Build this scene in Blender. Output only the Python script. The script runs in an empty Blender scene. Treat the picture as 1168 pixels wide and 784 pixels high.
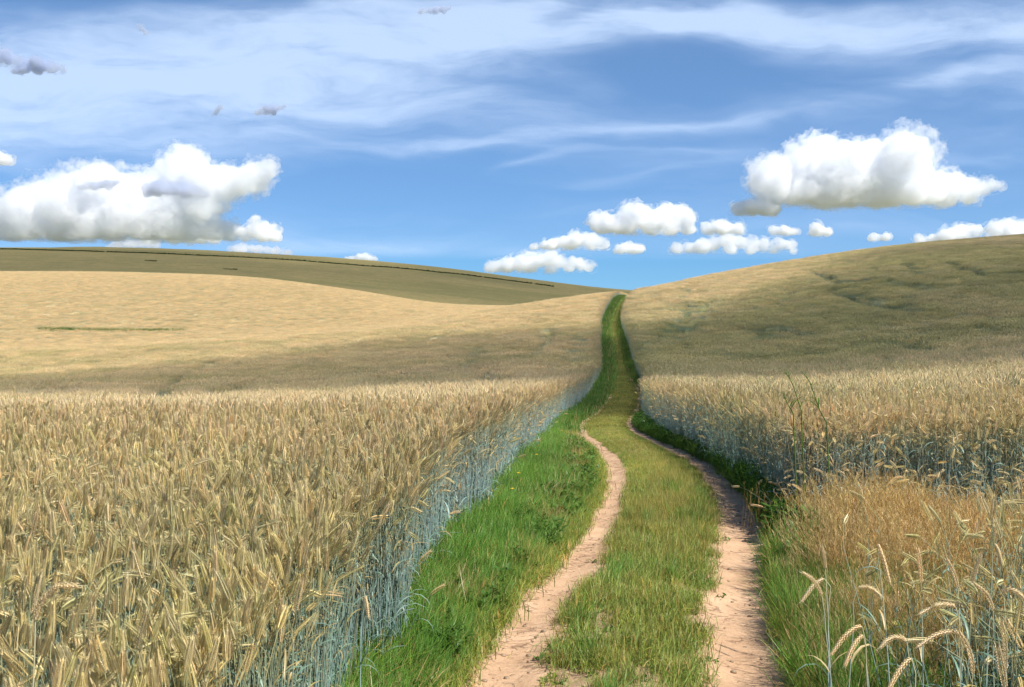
import bpy, math, random
import numpy as np
from mathutils import Vector

R = math.radians
# ------------------------------------------------------------------ camera, world, sun, exposure
scene = bpy.context.scene
C = scene.collection
EYE = 2.3            # camera height over the track (m)
F, CX, HY = 1135.0, 584.0, 350.0      # focal length, centre column and eye level, in photo pixels (1168 wide)
cam_d = bpy.data.cameras.new('camera'); cam = bpy.data.objects.new('camera', cam_d); C.objects.link(cam)
cam.location = (0, 0, EYE); cam.rotation_euler = (R(90), 0, 0)
cam_d.sensor_width = 36; cam_d.lens = 36 * F / 1168; cam_d.shift_y = -(392 - HY) / 1168
cam_d.clip_start = 0.05; cam_d.clip_end = 400000
scene.camera = cam

SUN_EL, SUN_AZ = R(52), R(128)        # azimuth clockwise from +Y (the view direction): right and behind
SD = Vector((math.sin(SUN_AZ) * math.cos(SUN_EL), math.cos(SUN_AZ) * math.cos(SUN_EL), math.sin(SUN_EL)))
world = bpy.data.worlds.new("World"); scene.world = world; world.use_nodes = True
wn = world.node_tree; bg = wn.nodes['Background']
sky = wn.nodes.new('ShaderNodeTexSky'); sky.sky_type = 'NISHITA'; sky.sun_disc = False
sky.sun_elevation = SUN_EL; sky.sun_rotation = SUN_AZ
sky.air_density = 0.8; sky.dust_density = 0.0; sky.ozone_density = 1.2; sky.altitude = 2000
air = wn.nodes.new('ShaderNodeMix'); air.data_type = 'RGBA'; air.blend_type = 'MULTIPLY'; air.inputs[0].default_value = 1
air.inputs[7].default_value = (.54, 1.06, 1.66, 1)       # clear, slightly cyan air
gm = wn.nodes.new('ShaderNodeGamma'); gm.inputs[1].default_value = 0.62
wn.links.new(sky.outputs[0], gm.inputs[0]); wn.links.new(gm.outputs[0], air.inputs[6]); wn.links.new(air.outputs[2], bg.inputs[0]); bg.inputs[1].default_value = 0.090
sun_d = bpy.data.lights.new('sun', 'SUN'); sun_d.energy = 4.8; sun_d.angle = R(0.55); sun_d.color = (1.0, 0.95, 0.87)
sun = bpy.data.objects.new('sun', sun_d); C.objects.link(sun)
sun.rotation_euler = SD.to_track_quat('Z', 'Y').to_euler(); sun.location = SD * 50
scene.view_settings.view_transform = 'Standard'; scene.view_settings.look = 'None'
scene.view_settings.exposure = 0.72; scene.view_settings.gamma = 1.0; scene.view_settings.use_curve_mapping = False
scene.render.engine = 'CYCLES'
cy = scene.cycles
cy.max_bounces = 24; cy.diffuse_bounces = 3; cy.glossy_bounces = 2; cy.transmission_bounces = 4
cy.volume_bounces = 16; cy.transparent_max_bounces = 12; cy.volume_max_steps = 384; cy.volume_step_rate = .22
cy.caustics_reflective = False; cy.caustics_refractive = False; cy.use_denoising = True

rng = np.random.default_rng(7); random.seed(7)

# ------------------------------------------------------------------ helpers
def _h(ix, iy, iz, seed):
    n = (ix.astype(np.int64) * 374761393 + iy.astype(np.int64) * 668265263 + iz.astype(np.int64) * 2147483647 + seed * 974634777)
    n = (n ^ (n >> 13)) * 1274126177 & 0x7fffffffffff
    n = (n ^ (n >> 16)) & 0xffff
    return n / 65535.0
def vnoise(x, y, z=None, seed=0):
    x = np.asarray(x, float); y = np.asarray(y, float); z = np.zeros_like(x) if z is None else np.asarray(z, float)
    x0, y0, z0 = np.floor(x), np.floor(y), np.floor(z); fx, fy, fz = x - x0, y - y0, z - z0
    fx, fy, fz = [f * f * f * (f * (f * 6 - 15) + 10) for f in (fx, fy, fz)]
    r = 0
    for a in (0, 1):
        for b in (0, 1):
            for c in (0, 1):
                w = (fx if a else 1 - fx) * (fy if b else 1 - fy) * (fz if c else 1 - fz)
                r = r + w * _h(x0 + a, y0 + b, z0 + c, seed)
    return r * 2 - 1
def fbm(x, y, z=None, octv=4, seed=0, gain=0.5, lac=2.03):
    s, a, t = 0, 1.0, 0; k = 1.0
    for o in range(octv):
        s = s + a * vnoise(np.asarray(x) * k + 13.7 * o, np.asarray(y) * k - 7.1 * o, None if z is None else np.asarray(z) * k, seed + o)
        t += a; a *= gain; k *= lac
    return s / t
def sstep(a, b, x):
    t = np.clip((np.asarray(x, float) - a) / (b - a), 0, 1); return t * t * (3 - 2 * t)

def tag(o, label=None, cat=None, group=None, kind=None):
    if label: o['label'] = label
    if cat: o['category'] = cat
    if group: o['group'] = group
    if kind: o['kind'] = kind
    return o

def mesh_of(name, V, Fc, mats=(), smooth=False, attrs=None, fmat=None):
    """V (n,3); Fc list of (m,k) int arrays (tris or quads)"""
    me = bpy.data.meshes.new(name)
    V = np.asarray(V, np.float32)
    me.vertices.add(len(V)); me.vertices.foreach_set('co', V.ravel())
    Fc = [np.asarray(f, np.int32) for f in Fc if len(f)]
    if Fc:
        nl = sum(f.size for f in Fc); npoly = sum(len(f) for f in Fc)
        me.loops.add(nl); me.loops.foreach_set('vertex_index', np.concatenate([f.ravel() for f in Fc]))
        tot = np.concatenate([np.full(len(f), f.shape[1], np.int32) for f in Fc])
        st = np.concatenate([[0], np.cumsum(tot)[:-1]]).astype(np.int32)
        me.polygons.add(npoly); me.polygons.foreach_set('loop_start', st); me.polygons.foreach_set('loop_total', tot)
        if smooth: me.polygons.foreach_set('use_smooth', np.ones(npoly, bool))
        if fmat is not None: me.polygons.foreach_set('material_index', np.asarray(fmat, np.int32))
    for m in mats: me.materials.append(m)
    for k, a in (attrs or {}).items():
        a = np.asarray(a)
        if a.ndim == 2 and a.shape[1] == 4:
            at = me.attributes.new(k, 'FLOAT_COLOR', 'POINT'); at.data.foreach_set('color', a.astype(np.float32).ravel())
        elif a.ndim == 2:
            at = me.attributes.new(k, 'FLOAT_VECTOR', 'POINT'); at.data.foreach_set('vector', a.astype(np.float32).ravel())
        elif a.dtype.kind == 'i':
            at = me.attributes.new(k, 'INT', 'POINT'); at.data.foreach_set('value', a.astype(np.int32))
        else:
            at = me.attributes.new(k, 'FLOAT', 'POINT'); at.data.foreach_set('value', a.astype(np.float32))
    me.update(calc_edges=True); me.validate()
    return me
def link(name, me, parent=None):
    o = bpy.data.objects.new(name, me); C.objects.link(o)
    if parent: o.parent = parent
    return o

class MB:
    """collects coloured tubes, ribbons and blades as one mesh"""
    def __init__(s): s.V = []; s.T = []; s.Q = []; s.c = []; s.n = 0
    def add(s, V, T=None, Q=None, col=None):
        V = np.asarray(V, float)
        s.V.append(V)
        if T is not None and len(T): s.T.append(np.asarray(T, int).reshape(-1, 3) + s.n)
        if Q is not None and len(Q): s.Q.append(np.asarray(Q, int).reshape(-1, 4) + s.n)
        col = np.asarray(col, float)
        if col.ndim == 1: col = np.tile(col, (len(V), 1))
        s.c.append(col[:, :3]); s.n += len(V)
    def arrays(s):
        V = np.concatenate(s.V); c = np.concatenate(s.c)
        T = np.concatenate(s.T) if s.T else np.zeros((0, 3), int)
        Q = np.concatenate(s.Q) if s.Q else np.zeros((0, 4), int)
        return V, T, Q, c
    def addmb(s, A, M=None, off=(0, 0, 0), tint=1.0):
        V, T, Q, c = A
        if M is not None: V = V @ np.asarray(M).T
        s.add(V + np.asarray(off), T, Q, c * tint)
    def mesh(s, name, mat):
        V, T, Q, c = s.arrays()
        return mesh_of(name, V, [T, Q], [mat], attrs={'col': np.c_[c, np.ones(len(c))]})
def frame(P):
    P = np.asarray(P, float); t = np.gradient(P, axis=0); t /= np.linalg.norm(t, axis=1)[:, None] + 1e-9
    up = np.tile(np.array([0.13, 0.97, 0.21]), (len(P), 1))
    a = np.cross(t, up); a /= np.linalg.norm(a, axis=1)[:, None] + 1e-9
    b = np.cross(t, a)
    return t, a, b
def tube(mb, P, rad, col, sides=3):
    P = np.asarray(P, float); n = len(P); t, a, b = frame(P); rad = np.broadcast_to(rad, (n,))
    ang = np.arange(sides) * 2 * math.pi / sides
    V = (P[:, None] + rad[:, None, None] * (np.cos(ang)[None, :, None] * a[:, None] + np.sin(ang)[None, :, None] * b[:, None])).reshape(-1, 3)
    Q = [[i * sides + j, i * sides + (j + 1) % sides, (i + 1) * sides + (j + 1) % sides, (i + 1) * sides + j] for i in range(n - 1) for j in range(sides)]
    col = np.asarray(col, float)
    if col.ndim == 2: col = np.repeat(col, sides, axis=0)
    mb.add(V, None, Q, col)
def ribbon(mb, P, wid, col, side=None, fold=0.0):
    """a blade along P; wid per point; tapers; fold gives a V section"""
    P = np.asarray(P, float); n = len(P); t, a, b = frame(P)
    if side is not None:
        s_ = np.asarray(side, float); a = s_ - t * (t @ s_)[:, None]; a /= np.linalg.norm(a, axis=1)[:, None] + 1e-9; b = np.cross(t, a)
    wid = np.broadcast_to(wid, (n,))[:, None]
    L = P - a * wid / 2; Rr = P + a * wid / 2
    col = np.asarray(col, float)
    if fold:
        M = P - b * wid * fold
        V = np.stack([L, M, Rr], 1).reshape(-1, 3)
        Q = [[i*3+k, i*3+k+1, i*3+k+4, i*3+k+3] for i in range(n - 1) for k in (0, 1)]
        if col.ndim == 2: col = np.repeat(col, 3, axis=0)
    else:
        V = np.stack([L, Rr], 1).reshape(-1, 3)
        Q = [[i*2, i*2+1, i*2+3, i*2+2] for i in range(n - 1)]
        if col.ndim == 2: col = np.repeat(col, 2, axis=0)
    mb.add(V, None, Q, col)

# ------------------------------------------------------------------ terrain
def pchip(x, y, xi):
    x = np.asarray(x, float); y = np.asarray(y, float); h = np.diff(x); d = np.diff(y) / h
    m = np.zeros_like(y); m[0] = d[0]; m[-1] = d[-1]
    for i in range(1, len(x) - 1):
        m[i] = (d[i-1] * h[i] + d[i] * h[i-1]) / (h[i] + h[i-1])
    xi = np.clip(xi, x[0], x[-1]); k = np.clip(np.searchsorted(x, xi) - 1, 0, len(h) - 1)
    t = (xi - x[k]) / h[k]; t2 = t * t; t3 = t2 * t
    return (2*t3-3*t2+1)*y[k] + (t3-2*t2+t)*h[k]*m[k] + (-2*t3+3*t2)*y[k+1] + (t3-t2)*h[k]*m[k+1]
YK = [3, 6, 10, 17, 30, 42, 55, 70, 90, 115, 160, 200, 260, 340, 420, 600, 900, 1200, 1500, 2200, 4000]
TAB = {   # elevation of the crop's top, per direction (photo column) and distance
 -700: [747, 549, 474, 466, 456, 450, 445, 438, 426, 408, 408, 396, 352, 318, 309, 322, 306, 290, 283, 300, 345],
 0:    [747, 549, 474, 466, 455, 449, 443, 436, 422, 400, 403, 392, 352, 319, 310, 322, 306, 290, 282, 298, 345],
 150:  [747, 549, 474, 464, 454, 447, 441, 433, 417, 394, 395, 385, 350, 319, 311, 325, 308, 291, 283, 300, 345],
 300:  [747, 549, 474, 461, 452, 445, 438, 428, 408, 385, 387, 377, 347, 323, 318, 335, 318, 299, 289, 310, 346],
 400:  [747, 549, 474, 457, 448, 441, 433, 421, 400, 380, 377, 370, 349, 335, 331, 345, 326, 306, 296, 318, 347],
 500:  [747, 549, 474, 452, 442, 436, 427, 415, 394, 373, 363, 360, 353, 348, 346, 352, 336, 315, 305, 328, 348],
 600:  [747, 549, 474, 449, 440, 433, 422, 412, 389, 365, 347, 352, 353, 350, 350, 358, 347, 328, 318, 340, 349],
 690:  [747, 549, 474, 447, 437, 430, 417, 407, 384, 358, 334, 340, 348, 352, 354, 360, 350, 338, 329, 345, 349],
 740:  [747, 549, 474, 446, 436, 428, 414, 402, 378, 350, 328.5, 334, 348, 354, 356, 360, 352, 342, 333, 346, 349],
 800:  [747, 549, 474, 445, 435, 426, 411, 395, 368, 339, 317, 319, 338, 350, 356, 360, 354, 345, 338, 347, 349],
 900:  [747, 549, 474, 443, 435, 424, 406, 382, 351, 322, 302, 299, 318, 340, 352, 360, 356, 350, 345, 348, 349],
 1000: [747, 549, 474, 440, 428, 415, 395, 366, 334, 304, 287, 284, 300, 330, 350, 360, 358, 352, 348, 349, 349],
 1168: [747, 549, 473, 434, 416, 400, 376, 346, 314, 287, 272, 268, 280, 315, 345, 360, 360, 355, 350, 349, 349],
 1800: [747, 549, 470, 424, 396, 372, 340, 305, 275, 252, 240, 236, 245, 280, 325, 360, 360, 355, 350, 349, 349]}
CROP = 1.25
cols = sorted(TAB); lgK = np.log(YK)
GU = np.linspace((cols[0]-CX)/F, (cols[-1]-CX)/F, 500); GL = np.linspace(lgK[0], lgK[-1], 900)
_t = np.array([pchip(lgK, -(np.array(TAB[c]) - HY) / F * np.array(YK), GL) for c in cols])      # col x 900
GZ = np.array([pchip((np.array(cols) - CX) / F, _t[:, j], GU) for j in range(len(GL))]).T + EYE - CROP   # GU x GL
def base_z(x, y):
    x = np.asarray(x, float); y = np.asarray(y, float)
    ys = np.maximum(y, 3.0); u = np.clip(x / ys, GU[0], GU[-1] - 1e-9); l = np.clip(np.log(ys), GL[0], GL[-1] - 1e-9)
    a = (u - GU[0]) / (GU[1] - GU[0]); b = (l - GL[0]) / (GL[1] - GL[0])
    i = np.clip(a.astype(int), 0, len(GU) - 2); j = np.clip(b.astype(int), 0, len(GL) - 2); a = a - i; b = b - j
    z = GZ[i, j]*(1-a)*(1-b) + GZ[i+1, j]*a*(1-b) + GZ[i, j+1]*(1-a)*b + GZ[i+1, j+1]*a*b
    return z
# the track: centre line x(y), field edges (all metres)
PY = [-30, 0, 4, 6, 7.45, 8.7, 10.6, 13, 17, 20, 26, 30, 36, 48, 62, 88, 115, 140, 160, 200, 300]
PX = [-3.0, -0.3, .3, .69, .94, 1.27, 1.69, 2.07, 2.46, 2.54, 2.58, 2.80, 3.7, 5.4, 6.75, 9.15, 11.6, 15.2, 18.5, 26, 50]
LY = [-30, 0, 4, 6, 8.7, 10.6, 13, 17, 20, 26, 30, 36, 48, 62, 88, 115, 140, 160, 200, 300]
LX = [-4.2, -1.35, -.98, -.82, -.66, -.40, -.2, .14, .4, .94, 1.3, 2.03, 3.7, 5.35, 7.75, 10.3, 13.8, 17.0, 24.5, 48]
RY = [-30, 0, 8, 11, 13, 17, 20, 26, 30, 36, 48, 62, 88, 115, 140, 160, 200, 300]
RX = [-.8, 1.2, 2.9, 3.1, 3.25, 3.5, 3.62, 3.9, 4.15, 4.8, 6.5, 7.95, 10.4, 12.7, 16.4, 19.9, 27.5, 52]
_gy = np.linspace(-30, 300, 6601)
_px, _lx, _rx = pchip(PY, PX, _gy), pchip(LY, LX, _gy), pchip(RY, RX, _gy)
pathx = lambda y: np.interp(y, _gy, _px)
leftx = lambda y: np.interp(y, _gy, _lx) + 0.10 * vnoise(np.asarray(y) * 1.1, np.zeros_like(y), seed=3)
rightx = lambda y: np.interp(y, _gy, _rx) + 0.10 * vnoise(np.asarray(y) * 1.3, np.zeros_like(y), seed=4)
RUT = 0.775
def ruthalf(y, side):
    a = np.interp(y, [4, 6, 7.45, 8.7, 10.6, 13, 17, 20, 30, 45, 70, 120], [.30, .30, .27, .23, .21, .22, .23, .20, .16, .12, .08, .05]) if side < 0 else \
        np.interp(y, [4, 6, 7.45, 8.7, 10.6, 13, 17, 20, 24, 34, 45, 70, 120], [.33, .34, .34, .32, .30, .28, .21, .17, .16, .16, .12, .08, .05])
    return a * (1 + np.where(np.asarray(y) > 34, 1.1, .22) * fbm(np.asarray(y) * np.where(np.asarray(y) > 34, .35, 2.1), np.full_like(np.asarray(y, float), side * 5.0), octv=3, seed=11 + side))
def ground_z(x, y):
    x = np.asarray(x, float); y = np.asarray(y, float); z = base_z(x, y)
    near = 1 - sstep(60, 140, y)
    d = x - pathx(y)
    for s in (-1, 1):
        z = z - 0.055 * np.exp(-((d - s * RUT) / 0.26) ** 2) * near
    z = z + 0.03 * np.exp(-(d / 0.4) ** 2) * near
    z = z + near * (0.018 * fbm(x * 2.3, y * 2.3, octv=3, seed=21))
    z = z + sstep(300, 900, y) * 1.5 * fbm(x / 120, y / 120, octv=3, seed=5)
    return z
# crop mask (1 inside either field) and tram marks
def seg_d(x, y, pts):
    d = np.full(np.shape(x), 1e9)
    for (x0, y0), (x1, y1) in zip(pts[:-1], pts[1:]):
        dx, dy = x1 - x0, y1 - y0; t = np.clip(((x - x0) * dx + (y - y0) * dy) / (dx*dx + dy*dy), 0, 1)
        d = np.minimum(d, np.hypot(x - x0 - t * dx, y - y0 - t * dy))
    return d
def at(px, Y):  # ground point seen in a photo column at a distance
    return ((px - CX) / F * Y, Y)
def locate(px, py, dz=0.0, ymin=6, ymax=1700):
    """the first terrain point (plus dz) seen at a photo pixel"""
    Ys = np.exp(np.linspace(math.log(ymin), math.log(ymax), 4000)); xs = (px - CX) / F * Ys
    sy = HY - (base_z(xs, Ys) + dz - EYE) / Ys * F
    k = np.argmax(sy <= py)
    if sy[k] > py: k = np.argmin(sy)
    return xs[k], Ys[k]
def track_px(pts): return [locate(px, py, CROP, 30, 330) for px, py in pts]
MARKS = [(track_px(p), w * .85) for p, w in [
    ([(165, 444), (215, 425), (245, 412)], .35), ([(165, 456), (185, 445), (200, 430)], .3), ([(215, 450), (245, 447), (275, 437)], .4),
    ([(525, 418), (540, 400), (552, 392)], .35), ([(552, 436), (558, 425), (560, 418)], .3), ([(45, 445), (80, 424)], .25),
    ([(610, 408), (622, 385), (626, 372)], .3), ([(640, 420), (655, 398), (664, 378)], .25), ([(440, 398), (480, 390), (520, 377)], .25),
    ([(735, 398), (760, 372), (800, 348)], .3), ([(770, 392), (776, 362), (788, 343)], .35), ([(790, 378), (796, 360), (815, 340)], .3),
    ([(860, 352), (890, 345), (905, 330)], .4), ([(840, 375), (880, 372), (925, 380)], .4), ([(950, 330), (990, 345), (1040, 352)], .45),
    ([(1010, 320), (1060, 330), (1100, 322)], .45), ([(866, 388), (869, 374)], .5), ([(1050, 380), (1090, 372), (1150, 376)], .4),
    ([(930, 310), (960, 322), (1000, 318)], .4), ([(1090, 300), (1120, 312), (1165, 310)], .5), ([(1030, 300), (1050, 312)], .5),
    ([(820, 400), (860, 408), (930, 404)], .4), ([(960, 395), (1010, 388), (1060, 398)], .4), ([(700, 420), (712, 400)], .2),
    ([(735, 360), (765, 350), (790, 330)], .25)]]
def mark_amt(x, y):
    m = np.zeros(np.shape(x))
    wob = 0.5 * fbm(x / 4, y / 4, octv=3, seed=31); wob2 = 0.5 * fbm(x / 4, y / 4, octv=3, seed=37)
    for pts, w in MARKS:
        m = np.maximum(m, 1 - sstep(w * .5 + .2, w * 1.4 + .7, seg_d(x + wob, y + wob2, pts)))
    return m
def near_mark(x, y):
    wob = 0.5 * fbm(x / 4, y / 4, octv=3, seed=31); wob2 = 0.5 * fbm(x / 4, y / 4, octv=3, seed=37); m = np.zeros(np.shape(x), bool)
    for pts, w in MARKS: m |= seg_d(x + wob, y + wob2, pts) < w * .6 + .35
    return m
def in_left(x, y): return x < leftx(y)
def in_right(x, y): return (x > rightx(y)) & (y > 10.3 + 0.35 * vnoise(x * .8, y * 0, seed=9))
def crop_h(x, y):   # crop height varies
    return CROP * (1 + 0.05 * fbm(x / 3.5, y / 3.5, octv=3, seed=41)) * (1 - 0.25 * mark_amt(x, y))

# ------------------------------------------------------------------ materials
def new_mat(name):
    m = bpy.data.materials.new(name); m.use_nodes = True; nt = m.node_tree; nt.nodes.clear()
    out = nt.nodes.new('ShaderNodeOutputMaterial'); return m, nt, out
def nd(nt, t, **kw):
    n = nt.nodes.new(t)
    for k, v in kw.items():
        if k.startswith('i_'):
            key = k[2:]; n.inputs[int(key) if key.isdigit() else key.replace('_', ' ')].default_value = v
        else: setattr(n, k, v)
    return n
def ramp(nt, fac, stops, mode='LINEAR'):
    r = nt.nodes.new('ShaderNodeValToRGB'); nt.links.new(fac, r.inputs[0]); r.color_ramp.interpolation = mode
    el = r.color_ramp.elements
    while len(el) < len(stops): el.new(0.5)
    for e, (p, c) in zip(el, stops): e.position = p; e.color = (*c, 1) if len(c) == 3 else c
    return r.outputs[0]
def noise(nt, vec, scale, detail=4, rough=.55, dist=0.0):
    n = nd(nt, 'ShaderNodeTexNoise'); n.inputs['Scale'].default_value = scale; n.inputs['Detail'].default_value = detail
    n.inputs['Roughness'].default_value = rough; n.inputs['Distortion'].default_value = dist
    if vec is not None: nt.links.new(vec, n.inputs['Vector'])
    return n.outputs[0]
def mixc(nt, fac, a, b, mode='MIX'):
    m = nd(nt, 'ShaderNodeMix', data_type='RGBA', blend_type=mode)
    for s, v in ((m.inputs[0], fac), (m.inputs[6], a), (m.inputs[7], b)):
        if hasattr(v, 'links'): nt.links.new(v, s)
        else: s.default_value = v if not isinstance(v, tuple) or len(v) == 4 else (*v, 1)
    return m.outputs[2]
def math_(nt, op, a, b=None, c=None):
    m = nd(nt, 'ShaderNodeMath', operation=op)
    for s, v in zip(m.inputs, (a, b, c)):
        if v is None: continue
        if hasattr(v, 'links'): nt.links.new(v, s)
        else: s.default_value = v
    return m.outputs[0]

def plant_mat(name, trans=.3, var=.25, hue_lo=(1, 1, 1), hue_hi=(1, 1, 1), gloss=.05, patch=None):
    """colour from the plant's own attribute, shifted per plant and by where it grows"""
    m, nt, out = new_mat(name)
    col = nd(nt, 'ShaderNodeAttribute', attribute_name='col').outputs['Color']
    oi = nd(nt, 'ShaderNodeObjectInfo').outputs['Random']
    c = mixc(nt, 1.0, col, ramp(nt, oi, [(0, hue_lo), (.5, (1, 1, 1)), (1, hue_hi)]), 'MULTIPLY')
    geo = nd(nt, 'ShaderNodeNewGeometry').outputs['Position']
    n = noise(nt, geo, .35, 3)
    k = ramp(nt, n, [(.3, (1 - var, 1 - var, 1 - var)), (.7, (1 + var * .6, 1 + var * .6, 1 + var * .6))])
    c = mixc(nt, 1.0, c, k, 'MULTIPLY')
    if patch:
        t = nd(nt, 'ShaderNodeAttribute', attribute_type='INSTANCER', attribute_name='tint').outputs['Fac']
        c = mixc(nt, t, c, mixc(nt, 1.0, c, patch, 'MULTIPLY'))
    d = nd(nt, 'ShaderNodeBsdfDiffuse'); tr = nd(nt, 'ShaderNodeBsdfTranslucent'); g = nd(nt, 'ShaderNodeBsdfGlossy'); g.inputs['Roughness'].default_value = .45
    g.inputs['Color'].default_value = (1, 1, 1, 1)
    nt.links.new(c, d.inputs[0]); nt.links.new(c, tr.inputs[0])
    m1 = nd(nt, 'ShaderNodeMixShader'); m1.inputs[0].default_value = trans; nt.links.new(d.outputs[0], m1.inputs[1]); nt.links.new(tr.outputs[0], m1.inputs[2])
    m2 = nd(nt, 'ShaderNodeMixShader'); m2.inputs[0].default_value = gloss; nt.links.new(m1.outputs[0], m2.inputs[1]); nt.links.new(g.outputs[0], m2.inputs[2])
    nt.links.new(m2.outputs[0], out.inputs[0]); return m
M_rye = plant_mat('rye plant', .28, .16, (.9, .93, .88), (1.12, 1.04, .95), .03, (.66, .76, .60))
M_grass = plant_mat('grass blades', .4, .25, (.8, .9, .8), (1.25, 1.1, .9), .015, (1.4, 1.12, .8))
M_dry = plant_mat('dry grass', .35, .2, (.85, .9, .9), (1.15, 1.05, .95), .03)

def terrain_mat():
    m, nt, out = new_mat('soil and stubble')
    pos = nd(nt, 'ShaderNodeNewGeometry').outputs['Position']
    n1 = noise(nt, pos, .8, 5); n2 = noise(nt, pos, 14, 6, .65); 
    c = ramp(nt, n2, [(.3, (.26, .175, .10)), (.5, (.37, .25, .155)), (.7, (.47, .33, .21))])
    g = ramp(nt, n1, [(.35, (.10, .12, .035)), (.65, (.16, .17, .05))])
    k = ramp(nt, noise(nt, pos, 5.2, 6, .7), [(.50, (0, 0, 0)), (.62, (.6, .6, .6))])
    c = mixc(nt, k, c, g)
    far = nd(nt, 'ShaderNodeSeparateXYZ'); nt.links.new(pos, far.inputs[0])
    fr = nd(nt, 'ShaderNodeMapRange'); nt.links.new(far.outputs[1], fr.inputs[0]); fr.inputs[1].default_value = 30; fr.inputs[2].default_value = 60
    c = mixc(nt, fr.outputs[0], c, ramp(nt, noise(nt, pos, .5, 5), [(.3, (.13, .14, .04)), (.7, (.22, .19, .07))]))
    b = nd(nt, 'ShaderNodeBsdfPrincipled'); nt.links.new(c, b.inputs['Base Color']); b.inputs['Roughness'].default_value = .95; b.inputs['Specular IOR Level'].default_value = .1
    bp = nd(nt, 'ShaderNodeBump'); bp.inputs['Strength'].default_value = .6; bp.inputs['Distance'].default_value = .03
    nt.links.new(n2, bp.inputs['Height']); nt.links.new(bp.outputs[0], b.inputs['Normal'])
    nt.links.new(b.outputs[0], out.inputs[0]); return m
def dirt_mat():
    m, nt, out = new_mat('dry clay')
    pos = nd(nt, 'ShaderNodeNewGeometry').outputs['Position']
    mp = nd(nt, 'ShaderNodeMapping'); mp.inputs['Scale'].default_value = (1.0, 2.2, 1); nt.links.new(pos, mp.inputs[0]); st = mp.outputs[0]
    c = ramp(nt, noise(nt, pos, 2.2, 6, .6), [(.3, (.37, .235, .14)), (.5, (.46, .30, .185)), (.72, (.54, .37, .24))])
    f = ramp(nt, noise(nt, pos, 60, 5, .7), [(.34, (.80, .77, .73)), (.48, (1, 1, 1)), (.7, (1.08, 1.06, 1.04))])
    c = mixc(nt, 1, c, f, 'MULTIPLY')
    # shrinkage cracks across the rut
    v = nd(nt, 'ShaderNodeTexVoronoi', feature='DISTANCE_TO_EDGE'); v.inputs['Scale'].default_value = 5.5
    wv = nd(nt, 'ShaderNodeTexNoise'); wv.inputs['Scale'].default_value = 6; nt.links.new(st, wv.inputs['Vector'])
    ad = nd(nt, 'ShaderNodeVectorMath', operation='MULTIPLY_ADD'); nt.links.new(wv.outputs['Color'], ad.inputs[0]); ad.inputs[1].default_value = (.35, .35, .0); nt.links.new(st, ad.inputs[2])
    nt.links.new(ad.outputs[0], v.inputs['Vector'])
    cr = ramp(nt, v.outputs['Distance'], [(0, (0, 0, 0)), (.07, (1, 1, 1))])
    keep = ramp(nt, noise(nt, pos, 3.1, 3), [(.50, (1, 1, 1)), (.60, (0, 0, 0))])   # only some are open
    crk = math_(nt, 'MAXIMUM', cr, keep)
    c = mixc(nt, crk, (.22, .13, .08), c)
    b = nd(nt, 'ShaderNodeBsdfPrincipled'); nt.links.new(c, b.inputs['Base Color']); b.inputs['Roughness'].default_value = .92; b.inputs['Specular IOR Level'].default_value = .12
    hgt = math_(nt, 'MULTIPLY_ADD', noise(nt, pos, 24, 6, .65), .5, math_(nt, 'MULTIPLY', crk, .45))
    hgt = math_(nt, 'ADD', hgt, math_(nt, 'MULTIPLY', noise(nt, st, 5, 4), .8))
    bp = nd(nt, 'ShaderNodeBump'); bp.inputs['Strength'].default_value = .7; bp.inputs['Distance'].default_value = .03
    nt.links.new(hgt, bp.inputs['Height']); nt.links.new(bp.outputs[0], b.inputs['Normal'])
    nt.links.new(b.outputs[0], out.inputs[0]); return m
def canopy_mat(name, a, b_, c_, sparse, grain=2.2):
    m, nt, out = new_mat(name)
    pos = nd(nt, 'ShaderNodeNewGeometry').outputs['Position']
    n1 = noise(nt, pos, grain, 6, .7); n2 = noise(nt, pos, .045, 4, .55, .6)
    mp = nd(nt, 'ShaderNodeMapping'); mp.inputs['Scale'].default_value = (.02, .12, .1); nt.links.new(pos, mp.inputs[0])
    n3 = noise(nt, mp.outputs[0], 1.0, 5, .6, .8)
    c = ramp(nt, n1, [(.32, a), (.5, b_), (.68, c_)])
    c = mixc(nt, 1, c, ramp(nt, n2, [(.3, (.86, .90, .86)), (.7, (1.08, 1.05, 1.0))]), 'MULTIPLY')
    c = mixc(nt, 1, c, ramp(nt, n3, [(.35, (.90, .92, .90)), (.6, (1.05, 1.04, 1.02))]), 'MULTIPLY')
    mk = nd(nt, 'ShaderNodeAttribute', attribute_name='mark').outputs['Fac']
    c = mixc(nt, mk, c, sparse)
    b = nd(nt, 'ShaderNodeBsdfPrincipled'); nt.links.new(c, b.inputs['Base Color']); b.inputs['Roughness'].default_value = .95; b.inputs['Specular IOR Level'].default_value = .05
    bp = nd(nt, 'ShaderNodeBump'); bp.inputs['Strength'].default_value = .7; bp.inputs['Distance'].default_value = .12
    nt.links.new(n1, bp.inputs['Height']); nt.links.new(bp.outputs[0], b.inputs['Normal'])
    nt.links.new(b.outputs[0], out.inputs[0]); return m
M_ground = terrain_mat(); M_dirt = dirt_mat()
M_can = canopy_mat('rye canopy', (.40, .305, .17), (.52, .41, .24), (.62, .50, .31), (.27, .245, .11), 3.2)
M_can2 = canopy_mat('duller rye canopy', (.21, .20, .10), (.28, .265, .135), (.36, .33, .18), (.13, .14, .06), 2.6)  # olive crop tone with part of the hill's cloud shade put in
M_far = canopy_mat('distant crop', (.20, .165, .07), (.25, .205, .09), (.30, .24, .115), (.13, .14, .05), .25)

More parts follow.
